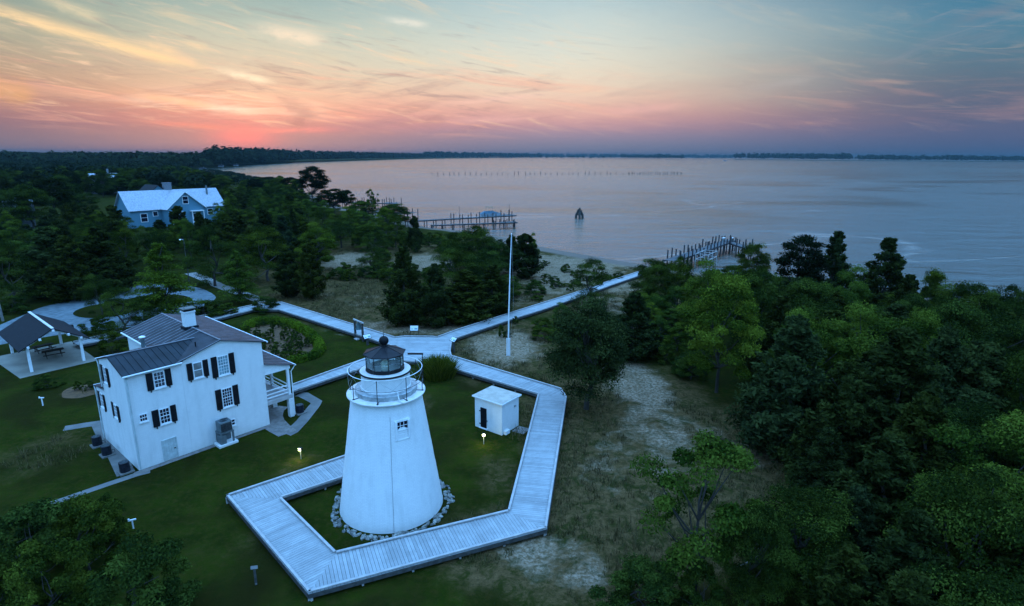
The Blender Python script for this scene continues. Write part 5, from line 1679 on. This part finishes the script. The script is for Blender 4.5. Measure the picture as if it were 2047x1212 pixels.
# right hand wood filling
nE = scatter([(1330, 640), (1450, 585), (1600, 600), (1750, 622), (2047, 655), (2300, 700), (2300, 800), (2047, 740), (1800, 690), (1600, 690), (1420, 700)], ['B', 'C', 'B', 'SD', 'L'], .85, (3.6, 5.4), (4, 6.),
             {'B': 'low dark tree toward the shore in the right hand wood', 'C': 'low dark cedar toward the shore in the right hand wood', 'L': 'low light tree toward the shore in the right hand wood', 'S': 'dark shrub toward the shore in the right hand wood'}, 'low trees on the shore side of the right hand wood', maxn=50)
nE += scatter([(1420, 700), (1600, 690), (1800, 690), (2047, 740), (2300, 800), (2300, 1100), (2047, 1000), (1800, 1000), (1640, 930), (1560, 850), (1500, 760)], ['B', 'C', 'C', 'CB', 'B', 'L'], .95, (6., 8.6), (5, 7.),
             {'B': 'dark tree filling the depths of the right hand wood', 'C': 'dark cedar filling the depths of the right hand wood', 'L': 'light tree filling the depths of the right hand wood'}, 'trees inside the right hand wood', maxn=60)
nF = scatter([(1680, 1240), (1640, 1130), (1760, 1060), (2047, 1000), (2200, 1100), (2200, 1500), (1700, 1500)], ['C', 'B'], .8, (6.5, 8.5), (4.5, 6.5),
             {'B': 'dark tree in the gloom of the bottom right corner', 'C': 'dark cedar in the gloom of the bottom right corner'}, 'trees in the bottom right gloom', maxn=14)
# dune shrubs
nG = scatter([(640, 560), (720, 480), (860, 480), (1000, 500), (1090, 530), (1150, 560), (1100, 590), (1020, 600), (800, 570), (700, 580)], ['S', 'S', 'SD'], .75, (2.2, 4.2), (2.6, 5.), 'low rounded shrub in the dunes between meadow and docks', 'dune shrubs', maxn=60,
             reject=lambda x, y: sand_mask(np.array([(x, y)]))[0] > .55)
nH = scatter([(1080, 520), (1180, 530), (1260, 560), (1180, 580), (1080, 600), (1020, 600)], ['S', 'SD'], .9, (.8, 1.8), (1.2, 2.6), 'tiny shrub on the pale sand by the beach', 'tiny beach shrubs', maxn=34)
nI = scatter([(1050, 662), (1110, 645), (1200, 640), (1240, 680), (1200, 700), (1080, 680)], ['S', 'SD', 'S'], .8, (1.2, 2.6), (2., 3.6), 'bushy growth between far boardwalk arm and dark cedars', 'bushes by the far boardwalk', maxn=16)
nJ = scatter([(1260, 620), (1330, 640), (1400, 720), (1450, 800), (1380, 770), (1300, 700)], ['S', 'S', 'L'], .7, (2., 4.), (2.4, 4.4), 'bush at the fringe of the right hand wood by the sandy track', 'fringe bushes by the track', maxn=16)
print('scatter', nA, nB, nC, nD, nE, nF, nG, nH, nI, nJ)


# far woods: one mass of many low crowns each (nobody could count them)
def wood_mass(name, label, pts, hs_, rs_, nleaf, seed, m='far', zb=0.):
    """merge rough crowns (leaf clumps over a dome) at given xy"""
    g = np.random.default_rng(seed); pts = np.asarray(pts); n = len(pts)
    h = g.uniform(*hs_, n); r_ = g.uniform(*rs_, n)
    if name in ('mid_forest',):
        h2 = np.array([cap_h(p[0], p[1], a) for p, a in zip(pts, h)]); r_ = r_ * np.clip(h2 / h, .5, 1); h = h2
    d = unit(g.normal(size=(n, nleaf, 3))); d[..., 2] = np.abs(d[..., 2]) * 1.1 - .15
    lump = 1 + .22 * np.sin(d[..., 0:1] * 5 + g.uniform(0, 6, (n, 1, 1))) * np.cos(d[..., 1:2] * 5 + g.uniform(0, 6, (n, 1, 1)))
    rad = g.uniform(.75, 1.05, (n, nleaf, 1)) * lump
    c = np.empty((n, nleaf, 3)); c[..., 0] = pts[:, None, 0] + d[..., 0] * rad[..., 0] * r_[:, None]; c[..., 1] = pts[:, None, 1] + d[..., 1] * rad[..., 0] * r_[:, None]
    c[..., 2] = zb + h[:, None] * .42 + d[..., 2] * rad[..., 0] * h[:, None] * .55
    s_ = (r_[:, None] * math.sqrt(18. / nleaf) * g.uniform(.7, 1.2, (n, nleaf))).ravel()
    nn = d + g.normal(size=d.shape) * .35 + np.array([0, 0, .3]); ax = g.normal(size=d.shape)
    V, Q = leaf_quads(c.reshape(-1, 3), unit(nn.reshape(-1, 3)), ax.reshape(-1, 3), s_, s_ * .8)
    t = np.clip(np.repeat(g.uniform(0, .8, n), nleaf) + g.normal(size=n * nleaf) * .12, 0, 1)
    o = link_mesh(name, np_mesh(name, V, Q, M[m], t)); kind(o, 'stuff'); tag(o, label, 'wood'); return o


def fill(poly, sp, seed, sdmin=8):
    g = np.random.default_rng(seed); poly = np.array(poly); lo, hi = poly.min(0), poly.max(0)
    gx_, gy_ = np.meshgrid(np.arange(lo[0], hi[0], sp), np.arange(lo[1], hi[1], sp)); P = np.stack([gx_.ravel(), gy_.ravel()], 1); P = P + g.uniform(-.45, .45, P.shape) * sp
    P = P[inside(P, [tuple(p) for p in poly])]; P = P[shore_sd(P) > sdmin]
    P = P[np.abs(P[:, 0]) < P[:, 1] * 1.02 + 30]
    return P


def not_near(P, dmin):
    q = np.array([(a, b) for a, b, c in placed])
    return np.array([((q - p) ** 2).sum(1).min() > dmin ** 2 for p in P])


Pm = fill([(-620, 330), (-300, 290), (-160, 330), (-170, 500), (-330, 760), (-430, 900), (-1100, 1050)], 11.5, 2)
wood_mass('mid_forest', 'hazy dark wood rolling back behind the blue house', Pm[not_near(Pm, 9)], (9, 15.5), (5, 8), 150, 3)
Pm = fill([(-1150, 1000), (-440, 880), (-520, 1100), (-700, 1900), (-900, 2300), (-2400, 2400)], 23, 4, 14)
wood_mass('distant_forest', 'bluish distant wood along the left horizon', Pm, (13, 27), (9, 19), 70, 5)


def belt(name, label, line_px, depth, sp, hs_, rs_, nleaf, seed, rows=3):
    hs_ = (hs_[0] * 1.12, hs_[1] * 1.2)
    """a belt of woodland just behind a waterline"""
    L_ = [np.array(p) for p in W(line_px, WZ)]; g = np.random.default_rng(seed); out = []
    for i in range(len(L_) - 1):
        a, b = L_[i], L_[i + 1]; d = b - a; n = max(1, int(np.linalg.norm(d) / sp))
        for j in range(n):
            p = a + d * (j + .5) / n
            for q in range(rows):
                back = p / np.linalg.norm(p); out.append(p + back * (10 + depth * (q + g.uniform(0, .8)) / rows) + g.uniform(-.5, .5, 2) * sp)
    return wood_mass(name, label, out, hs_, rs_, nleaf, seed)


belt('shore_wood', 'dark wood along the curved far shore below the sunset', [(420, 337), (486, 331.5), (581, 325.6), (700, 321.4), (790, 318.6), (862, 317)], 260, 17, (21, 33), (11, 17), 46, 6, 4)
belt('far_wood', 'low hazy wood on the far shore at the centre of the horizon', [(850, 316.9), (940, 316.2), (1080, 315.6)], 500, 36, (28, 50), (20, 34), 30, 7, 3)


def far_land(name, pts_px, z, back):
    f = W(pts_px, WZ); k = [tuple(np.array(p) * (1 + back / np.linalg.norm(p))) for p in f[::-1]]
    return sheet(name, f + k, z, far_mat)


far_mat = mat('far_shore_soil', (.03, .04, .02), .95)
far_land('far_bank', [(1080, 316.2), (1180, 316.8), (1260, 317.4), (1330, 317.9), (1372, 318.2)], -.9, 120)
far_land('far_peninsula', [(1465, 319.2), (1560, 319.9), (1640, 321.), (1712, 321.6), (1800, 321.9), (1900, 322.6), (2047, 323.4), (2260, 324.6)], -.9, 900)
belt('island_wood', 'dark tufted trees on the low spit in the middle of the far water', [(1240, 317.), (1290, 317.3), (1340, 317.8), (1368, 318.)], 80, 24, (22, 46), (14, 24), 46, 8, 2)
belt('spit_trees', 'thin broken line of trees on the low spit left of the island wood', [(1085, 316.), (1130, 316.3), (1185, 316.8), (1232, 317.1)], 60, 70, (14, 26), (12, 22), 40, 18, 1)
belt('right_wood', 'dark wood on the far peninsula toward the right', [(1468, 319.2), (1500, 319.4), (1560, 319.8), (1630, 320.7), (1700, 321.4)], 420, 34, (34, 52), (20, 32), 34, 9, 3)
belt('far_right_wood', 'lower dark wood on the far shore at the right edge', [(1715, 321.5), (1800, 321.8), (1900, 322.5), (2047, 323.3), (2240, 324.4)], 420, 34, (26, 40), (20, 32), 34, 10, 3)
hz_l = W([(-100, 311.6), (300, 312.4), (600, 313.2)], WZ)
far_land('low_coast', [(1000, 314.2), (1100, 314.6), (1250, 315.3), (1400, 316.1), (1470, 316.5)], -.8, 1200)
belt('hazy_coast_wood', 'faint hazy woodland line behind the spit', [(1000, 314.15), (1100, 314.55), (1250, 315.25), (1400, 316.05), (1468, 316.4)], 500, 70, (34, 60), (40, 70), 24, 12, 2)


# grass tufts: dune grass over the dry meadow and rough ground
def blades(name, P, hmin, hmax, nb, wdt, m, seed, spread):
    g = np.random.default_rng(seed); n = len(P); N = n * nb
    base = np.repeat(np.asarray(P), nb, 0) + g.normal(size=(N, 2)) * spread; a = g.uniform(0, 2 * PI, N); h = g.uniform(hmin, hmax, N); ln = g.uniform(.15, .7, N) * h
    sd_ = np.stack([-np.sin(a), np.cos(a)], 1) * wdt; tip = base + np.stack([np.cos(a), np.sin(a)], 1) * ln[:, None]
    z = np.zeros(N)
    V = np.stack([np.c_[base - sd_, z], np.c_[base + sd_, z], np.c_[tip + sd_ * .2, h], np.c_[tip - sd_ * .2, h]], 1).reshape(-1, 3)
    t = np.clip(np.repeat(g.uniform(0, 1, n), nb) + g.normal(size=N) * .1, 0, 1)
    return np_mesh(name, V, np.arange(len(V)).reshape(-1, 4), M[m], t)


gg = np.random.default_rng(77); PP = np.stack([gg.uniform(-40, 55, 60000), gg.uniform(24, 135, 60000)], 1)
dm = dry_mask(PP); smk = sand_mask(PP); sdd = shore_sd(PP); vn = vnoise(PP, 3.2, 5) * .6 + vnoise(PP, 1.1, 6) * .4
okm = (dm * (1 - .75 * smk) * vn > .30) & (sdd > 8)
bwp = [[A1e, A2, B2, B1e], [A2, A3, B3, B2], [A3, A4, B4, B3], [A4, A5, B5, B4], [A5, A6, A7, B6, B5], J, NW, WA, SW, NE]
for poly in bwp:
    okm &= ~inside(PP, [tuple(p) for p in poly])
PP = PP[okm][:15000]
o = link_mesh('dune_grass', blades('dune_grass', PP, .12, .42, 6, .022, 'dunegrass', 8, .16)); kind(o, 'stuff'); tag(o, 'rough dry grass tufts over the meadow and sand', 'grass')

# oval bed with its clipped hedge
bed_o = curve(W([(492, 662), (520, 650), (560, 648), (600, 662), (632, 684), (640, 700), (622, 716), (585, 724), (540, 708), (500, 685)]), 6)
sheet('mulch_bed', bed_o, .008, M['mulch'])
hl = W([(492, 657), (515, 648), (550, 646), (585, 652), (612, 666), (634, 684), (641, 700), (630, 714), (606, 722), (580, 725)])
hv, hq, ht = [], [], []
g = np.random.default_rng(5)
for i in range(len(hl) - 1):
    a, b = np.array(hl[i]), np.array(hl[i + 1]); n = int(np.linalg.norm(b - a) * 420); t = g.random((n, 1)); p = a + (b - a) * t; d = unit(g.normal(size=(n, 3))); d[:, 2] = np.abs(d[:, 2])
    hh = 1.0 if i < 6 else .8
    hv.append(np.c_[p, np.zeros(n)] + d * np.array([.7, .7, hh]) * g.uniform(.6, 1.05, (n, 1))); hq.append(d + g.normal(size=(n, 3)) * .4); ht.append(np.clip(vnoise(p, 1.3, 9) + g.normal(size=n) * .15, 0, 1))
Cn = np.concatenate(hv); V, Q = leaf_quads(Cn, unit(np.concatenate(hq)), g.normal(size=Cn.shape), np.full(len(Cn), .26), np.full(len(Cn), .15))
o = link_mesh('hedge', np_mesh('hedge', V, Q, M['hedge'], np.concatenate(ht))); tag(o, 'curved bright green hedge around the oval mulch bed', 'hedge')
bm_poly = [tuple(p) for p in bed_o]; kk = 0
for _ in range(400):
    x, y = FG.uniform(-35, -21), FG.uniform(58, 76)
    if kk >= 44:
        break
    if inside([(x, y)], bm_poly)[0] and seg_dist([(x, y)], hl, False)[0] > .9 and all((x - a) ** 2 + (y - b) ** 2 > .9 for a, b, c in placed):
        plant('S' if kk % 3 else 'SD', x, y, FG.uniform(.5, 1.2), FG.uniform(.6, 1.4), 'small plant in the mulch of the oval bed', 'plants in the oval bed', cat='plant'); kk += 1
for k, (px, py, lab) in enumerate(((158, 780, 'left one of two small plants in the bare patch left of the house'), (180, 779, 'right one of two small plants in the bare patch left of the house'))):
    P = at(px, py); plant('S', P[0], P[1], .9, .8, lab, cat='plant')
sheet('bare_patch', curve([(at(168, 782)[0] + 1.9 * math.cos(a) * (1 + .15 * math.sin(3 * a)), at(168, 782)[1] + 1.7 * math.sin(a)) for a in np.linspace(0, 2 * PI, 10, endpoint=False)], 5), .007, M['mulch'])

# big mound of ornamental grass at the junction
P = at(875, 752); n = 2600; g = np.random.default_rng(14)
q = g.normal(size=(n, 2)) * .55; q = q[np.hypot(q[:, 0], q[:, 1]) < 1.25]; n = len(q); outd = q / 1.25
h = (1.75 - .7 * np.hypot(outd[:, 0], outd[:, 1])) * g.uniform(.7, 1.1, n); lean = outd * .55 + g.normal(size=(n, 2)) * .12; sd_ = unit(g.normal(size=(n, 2))) * .02
mid = q + lean * h[:, None] * .45; tip = q + lean * h[:, None] * 1.15
V = np.stack([np.c_[q - sd_, 0 * h], np.c_[q + sd_, 0 * h], np.c_[mid + sd_, h * .65], np.c_[mid - sd_, h * .65], np.c_[tip + sd_ * .2, h], np.c_[tip - sd_ * .2, h]], 1).reshape(-1, 3)
b = np.arange(n)[:, None] * 6; Q = np.concatenate([b + np.array([[0, 1, 2, 3]]), b + np.array([[3, 2, 4, 5]])]); tt = g.uniform(0, 1, n)
me = np_mesh('ornamental_grass', V, Q, M['clump'], np.concatenate([tt, tt])); o = link_mesh('ornamental_grass', me); o.location = (P[0], P[1], 0); o.scale = (1.35, 1.35, 1.25)
tag(o, 'big rounded clump of ornamental grass at the boardwalk junction', 'grass clump')

# dead pale branches under the lower right trees
P = at(1500, 1140); db = thing('dead_branch', 'pale forked dead branch under the dense green tree', 'branch', (P[0], P[1], 0))
MB().tube([(-.9, 0, .1), (-.2, .1, .35), (.3, 0, .9), (.35, .1, 1.6)], [.03, .05, .045, .02], 6).tube([(-.2, .1, .35), (.5, .2, .6), (.9, .2, .75)], [.04, .03, .015], 6).build('limb', M['palebark'], db)

# ------------------------------------------------------------------ haze
hb = MB().b2(-12500, 12500, -450, 12500, -6.0, 75.)
hm_ = bpy.data.materials.new('haze_air'); hm_.use_nodes = True; nt = hm_.node_tree; nt.nodes.remove(nt.nodes['Principled BSDF'])
pvv = nd(nt, 'ShaderNodeVolumePrincipled'); pvv.inputs['Density'].default_value = .00010; pvv.inputs['Color'].default_value = (.13, .21, .24, 1); pvv.inputs['Anisotropy'].default_value = .2
lk(nt, pvv.outputs[0], nt.nodes['Material Output'].inputs['Volume'])
HAZE = kind(hb.build('haze', hm_), 'stuff')

# ------------------------------------------------------------------ sky
def azel(px, py):
    d = ray(px, py); return math.degrees(math.atan2(d[0], d[1])), math.degrees(math.atan2(d[2], math.hypot(d[0], d[1])))


def lin(c):
    return tuple(((x / 255) / 12.92 if x / 255 <= .04045 else ((x / 255 + .055) / 1.055) ** 2.4) for x in c)


wd = bpy.data.worlds.new('World'); sc.world = wd; wd.use_nodes = True; nt = wd.node_tree
for n in list(nt.nodes):
    nt.nodes.remove(n)
out = nd(nt, 'ShaderNodeOutputWorld'); bg = nd(nt, 'ShaderNodeBackground'); lk(nt, bg.outputs[0], out.inputs[0])
tc = nd(nt, 'ShaderNodeTexCoord').outputs['Generated']
sx = nd(nt, 'ShaderNodeSeparateXYZ'); lk(nt, tc, sx.inputs[0]); X, Y, Z = sx.outputs
elr = math_n(nt, 'ARCTAN2', Z, math_n(nt, 'SQRT', math_n(nt, 'ADD', math_n(nt, 'MULTIPLY', X, X), math_n(nt, 'MULTIPLY', Y, Y))))
el = math_n(nt, 'MULTIPLY', elr, 180 / PI); az = math_n(nt, 'MULTIPLY', math_n(nt, 'ARCTAN2', X, Y), 180 / PI)
cv = nd(nt, 'ShaderNodeCombineXYZ'); lk(nt, az, cv.inputs[0]); lk(nt, el, cv.inputs[1])
AE = cv.outputs[0]
# warp the elevation a little so bands are not ruler straight
wob = math_n(nt, 'MULTIPLY_ADD', noise(nt, vmath(nt, 'MULTIPLY', AE, (.045, .16, 1.)), 1., 4, .6), 3.2, -1.6)
wk = smooth(nt, el, 1.2, 5.)
elw = math_n(nt, 'ADD', el, math_n(nt, 'MULTIPLY', wob, wk))


def ramp(stops):
    """stops: (elevation deg, srgb) over -2..22"""
    r_ = nd(nt, 'ShaderNodeValToRGB'); cr = r_.color_ramp; cr.interpolation = 'B_SPLINE'
    for i, (e, c) in enumerate(stops):
        p = (e + 2) / 24.
        if i < 2:
            cr.elements[i].position = p; el_ = cr.elements[i]
        else:
            el_ = cr.elements.new(p)
        el_.color = (*lin(c), 1)
    lk(nt, math_n(nt, 'MULTIPLY_ADD', elw, 1 / 24., 2 / 24., True), r_.inputs[0]); return r_.outputs[0]


sunr = ramp([(-1, (104, 124, 150)), (.9, (112, 124, 150)), (1.9, (126, 112, 142)), (2.9, (196, 126, 142)), (4.1, (226, 160, 148)), (5.6, (218, 186, 164)), (7.5, (204, 200, 180)), (9.5, (184, 198, 184)), (11.5, (152, 182, 178)), (14, (122, 164, 170)), (20, (120, 160, 190))])
cenr = ramp([(-1, (102, 124, 154)), (.9, (114, 130, 160)), (2.0, (150, 138, 164)), (3.0, (204, 154, 162)), (4.2, (232, 180, 168)), (5.6, (240, 208, 186)), (7.4, (234, 222, 200)), (9.5, (220, 224, 212)), (12, (194, 212, 212)), (14, (172, 200, 208)), (20, (128, 168, 198))])
rigr = ramp([(-1, (52, 86, 126)), (.5, (62, 96, 138)), (2, (84, 98, 136)), (3.6, (88, 98, 128)), (5.4, (88, 108, 130)), (7.5, (80, 120, 142)), (10, (72, 130, 158)), (12.5, (50, 112, 148)), (14.5, (36, 94, 136)), (20, (50, 112, 160))])
lefr = ramp([(-1, (84, 110, 136)), (.9, (90, 108, 136)), (1.9, (104, 100, 130)), (3.0, (140, 106, 126)), (4.2, (164, 124, 124)), (5.6, (184, 152, 132)), (7.5, (162, 160, 142)), (9.5, (146, 160, 146)), (11.5, (120, 152, 150)), (14, (112, 148, 152)), (20, (96, 140, 165))])
f1 = smooth(nt, az, -26, 6); f2 = smooth(nt, az, 4, 38); f0 = smooth(nt, az, -42, -22)
col = mix_c(nt, f0, lefr, sunr); col = mix_c(nt, f1, col, cenr); col = mix_c(nt, f2, col, rigr)


def gauss(dx, sx_, dy, sy_):
    a = math_n(nt, 'MULTIPLY', dx, 1 / sx_); b = math_n(nt, 'MULTIPLY', dy, 1 / sy_)
    return math_n(nt, 'EXPONENT', math_n(nt, 'MULTIPLY', math_n(nt, 'ADD', math_n(nt, 'MULTIPLY', a, a), math_n(nt, 'MULTIPLY', b, b)), -1.))


def off(v, c):
    return math_n(nt, 'SUBTRACT', v, c)


# glow over the set sun
sa, se_ = azel(487, 276)
gl1 = gauss(off(az, sa), 2.6, off(elw, 1.5), 1.15)
col = mix_c(nt, math_n(nt, 'MULTIPLY', gl1, .7), col, lin((255, 118, 138)))
gl2 = gauss(off(az, sa - .5), 7.5, off(el, 4.1), 1.0)
st_n = smooth(nt, noise(nt, vmath(nt, 'MULTIPLY', AE, (.10, 1.1, 1.)), 1., 6, .62, .8), .42, .60)
col = mix_c(nt, math_n(nt, 'MULTIPLY', math_n(nt, 'MULTIPLY', gl2, st_n), .9), col, lin((255, 226, 204)))
# pink and mauve streaks in the low band
AEr = nd(nt, 'ShaderNodeVectorRotate'); AEr.rotation_type = 'Z_AXIS'; lk(nt, AE, AEr.inputs['Vector']); AEr.inputs['Angle'].default_value = R(-7)
s1 = smooth(nt, noise(nt, vmath(nt, 'MULTIPLY', AEr.outputs[0], (.10, .75, 1.)), 1., 7, .62, 1.1), .47, .68)
band = math_n(nt, 'MULTIPLY', smooth(nt, el, 1.2, 3.), smooth(nt, el, 6.2, 8.5, 1., 0.))
lft = smooth(nt, az, -4, 16, 1., .22)
col = mix_c(nt, math_n(nt, 'MULTIPLY', math_n(nt, 'MULTIPLY', math_n(nt, 'MULTIPLY', s1, band), lft), .38), col, lin((150, 116, 130)))
AEq = nd(nt, 'ShaderNodeVectorRotate'); AEq.rotation_type = 'Z_AXIS'; lk(nt, AE, AEq.inputs['Vector']); AEq.inputs['Angle'].default_value = R(5)
s2 = smooth(nt, noise(nt, vmath(nt, 'ADD', vmath(nt, 'MULTIPLY', AEq.outputs[0], (.075, .8, 1.)), (3.3, 7.1, 0)), 1., 7, .6, .9), .5, .70)
col = mix_c(nt, math_n(nt, 'MULTIPLY', math_n(nt, 'MULTIPLY', math_n(nt, 'MULTIPLY', s2, band), lft), .66), col, lin((250, 184, 162)))
AEs = nd(nt, 'ShaderNodeVectorRotate'); AEs.rotation_type = 'Z_AXIS'; lk(nt, AE, AEs.inputs['Vector']); AEs.inputs['Angle'].default_value = R(9)
s5 = noise(nt, vmath(nt, 'ADD', vmath(nt, 'MULTIPLY', AEs.outputs[0], (.17, 1.7, 1.)), (5.3, 1.1, 0)), 1., 8, .66, 1.0)
b5 = math_n(nt, 'MULTIPLY', math_n(nt, 'MULTIPLY', smooth(nt, el, 1.4, 3.2), smooth(nt, el, 8., 14, 1., .25)), lft)
col = mix_c(nt, math_n(nt, 'MULTIPLY', math_n(nt, 'MULTIPLY', smooth(nt, s5, .52, .72), b5), .55), col, lin((255, 214, 180)))
col = mix_c(nt, math_n(nt, 'MULTIPLY', math_n(nt, 'MULTIPLY', smooth(nt, s5, .47, .28), b5), .5), col, lin((140, 122, 134)))
# high cirrus fanning to the upper left
AEc = nd(nt, 'ShaderNodeVectorRotate'); AEc.rotation_type = 'Z_AXIS'; lk(nt, AE, AEc.inputs['Vector']); AEc.inputs['Angle'].default_value = R(17)
s3 = smooth(nt, noise(nt, vmath(nt, 'ADD', vmath(nt, 'MULTIPLY', AEc.outputs[0], (.085, .55, 1.)), (1.7, 2.9, 0)), 1., 8, .62, .8), .53, .74)
hi_ = math_n(nt, 'MULTIPLY', smooth(nt, el, 6., 8.5), smooth(nt, el, 20, 30, 1., 0.))
col = mix_c(nt, math_n(nt, 'MULTIPLY', math_n(nt, 'MULTIPLY', math_n(nt, 'MULTIPLY', s3, hi_), smooth(nt, az, -6, 14, 1., .3)), .55), col, lin((244, 216, 176)))
AEd = nd(nt, 'ShaderNodeVectorRotate'); AEd.rotation_type = 'Z_AXIS'; lk(nt, AE, AEd.inputs['Vector']); AEd.inputs['Angle'].default_value = R(-14)
s4 = smooth(nt, noise(nt, vmath(nt, 'ADD', vmath(nt, 'MULTIPLY', AEd.outputs[0], (.08, .6, 1.)), (8.7, 4.4, 0)), 1., 8, .6, .7), .55, .78)
col = mix_c(nt, math_n(nt, 'MULTIPLY', math_n(nt, 'MULTIPLY', math_n(nt, 'MULTIPLY', s4, smooth(nt, el, 5., 9.)), smooth(nt, az, 8, 24)), .42), col, lin((168, 160, 172)))


# single long clouds
def streak(a, b, wdt, c, k, taper=.5, ns=2.):
    global col
    (x0, y0), (x1, y1) = azel(*a), azel(*b); dx, dy = x1 - x0, y1 - y0; L = math.hypot(dx, dy); tx, ty = dx / L, dy / L
    px_ = off(az, x0); py_ = off(el, y0)
    al = math_n(nt, 'MULTIPLY', math_n(nt, 'ADD', math_n(nt, 'MULTIPLY', px_, tx), math_n(nt, 'MULTIPLY', py_, ty)), 1 / L)
    ac_ = math_n(nt, 'ADD', math_n(nt, 'MULTIPLY', px_, -ty), math_n(nt, 'MULTIPLY', py_, tx))
    cvv = nd(nt, 'ShaderNodeCombineXYZ'); lk(nt, al, cvv.inputs[0]); lk(nt, ac_, cvv.inputs[1])
    nz = noise(nt, vmath(nt, 'MULTIPLY', cvv.outputs[0], (ns * 2, 1.6, 1.)), 1., 6, .65, .8)
    ac2 = math_n(nt, 'ADD', ac_, math_n(nt, 'MULTIPLY_ADD', nz, wdt * 2.0, -wdt))
    g_ = math_n(nt, 'EXPONENT', math_n(nt, 'MULTIPLY', math_n(nt, 'POWER', math_n(nt, 'ABSOLUTE', math_n(nt, 'MULTIPLY', ac2, 1 / wdt)), 2.), -1.))
    e_ = math_n(nt, 'MULTIPLY', smooth(nt, al, -.1, taper), smooth(nt, al, 1 - taper * .6, 1.08, 1., 0.))
    f_ = math_n(nt, 'MULTIPLY', math_n(nt, 'MULTIPLY', g_, e_), smooth(nt, nz, .25, .6, .35, k))
    col = mix_c(nt, f_, col, lin(c))


streak((-150, -22), (400, 134), .42, (252, 218, 168), .95, .3)
streak((60, -10), (215, 40), .38, (226, 214, 178), .6, .5)
streak((265, 78), (365, 108), .30, (246, 214, 172), .7)
streak((340, 108), (398, 130), .30, (244, 208, 172), .6)
streak((360, 206), (540, 226), .26, (255, 226, 206), .85)
streak((440, 226), (600, 220), .2, (255, 196, 176), .7)
streak((220, 180), (440, 214), .3, (252, 196, 160), .7)
streak((470, 262), (700, 258), .22, (246, 140, 146), .7)
streak((250, 240), (470, 256), .22, (226, 130, 134), .6)
streak((415, 136), (552, 164), .3, (255, 240, 208), .85)
streak((490, 52), (660, 82), .55, (246, 228, 202), .85, .5)
streak((755, 36), (860, 50), .26, (240, 236, 222), .65)
streak((-60, 170), (80, 190), .8, (226, 168, 112), .55)
streak((530, 190), (665, 214), .22, (255, 205, 180), .6)
streak((540, 195), (640, 236), .6, (146, 118, 134), .55)
streak((575, 250), (612, 240), .5, (150, 112, 132), .6)
streak((560, 272), (830, 238), .40, (150, 122, 148), .55)
streak((850, 210), (1100, 188), .24, (252, 206, 192), .5)
streak((860, 242), (1080, 236), .26, (246, 190, 182), .45)
streak((1150, 230), (1380, 208), .36, (240, 186, 180), .5)
streak((1880, 48), (2047, 8), .34, (120, 132, 150), .5)
streak((1780, 108), (2047, 52), .22, (112, 132, 152), .45)
streak((1480, 182), (1640, 152), .30, (178, 172, 172), .5)
# the dusk dome above the picture, deep blue
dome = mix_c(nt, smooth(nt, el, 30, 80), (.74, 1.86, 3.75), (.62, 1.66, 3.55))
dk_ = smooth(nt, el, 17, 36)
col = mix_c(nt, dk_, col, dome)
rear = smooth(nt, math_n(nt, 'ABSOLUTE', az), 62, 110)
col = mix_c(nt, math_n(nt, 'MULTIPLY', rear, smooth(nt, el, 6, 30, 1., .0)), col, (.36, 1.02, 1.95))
nsk = nd(nt, 'ShaderNodeTexSky'); nsk.sky_type = 'NISHITA'; nsk.sun_disc = False; nsk.sun_elevation = R(1.5); nsk.sun_rotation = R(sa)
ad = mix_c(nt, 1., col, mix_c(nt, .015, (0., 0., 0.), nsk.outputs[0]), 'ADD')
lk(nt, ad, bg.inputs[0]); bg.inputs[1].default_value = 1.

sl = bpy.data.lights.new('sun', 'SUN'); sl.energy = .05; sl.angle = R(60); sl.color = (1., .55, .42)
so = bpy.data.objects.new('sun', sl); C.objects.link(so)
se = R(3.); sdv = Vector((math.sin(R(sa)) * math.cos(se), math.cos(R(sa)) * math.cos(se), math.sin(se)))
so.rotation_euler = (-sdv).to_track_quat('-Z', 'Y').to_euler()

# ------------------------------------------------------------------ render settings
sc.view_settings.view_transform = 'Standard'; sc.view_settings.look = 'None'; sc.view_settings.exposure = 0.; sc.view_settings.gamma = 1.
cy = sc.cycles
cy.use_denoising = True
try:
    cy.denoiser = 'OPENIMAGEDENOISE'; cy.denoising_input_passes = 'RGB_ALBEDO_NORMAL'
except Exception:
    pass
cy.max_bounces = 6; cy.diffuse_bounces = 2; cy.glossy_bounces = 3; cy.transparent_max_bounces = 12; cy.volume_bounces = 0
cy.caustics_reflective = False; cy.caustics_refractive = False; cy.sample_clamp_indirect = 4.
cy.use_adaptive_sampling = True; cy.adaptive_threshold = .02
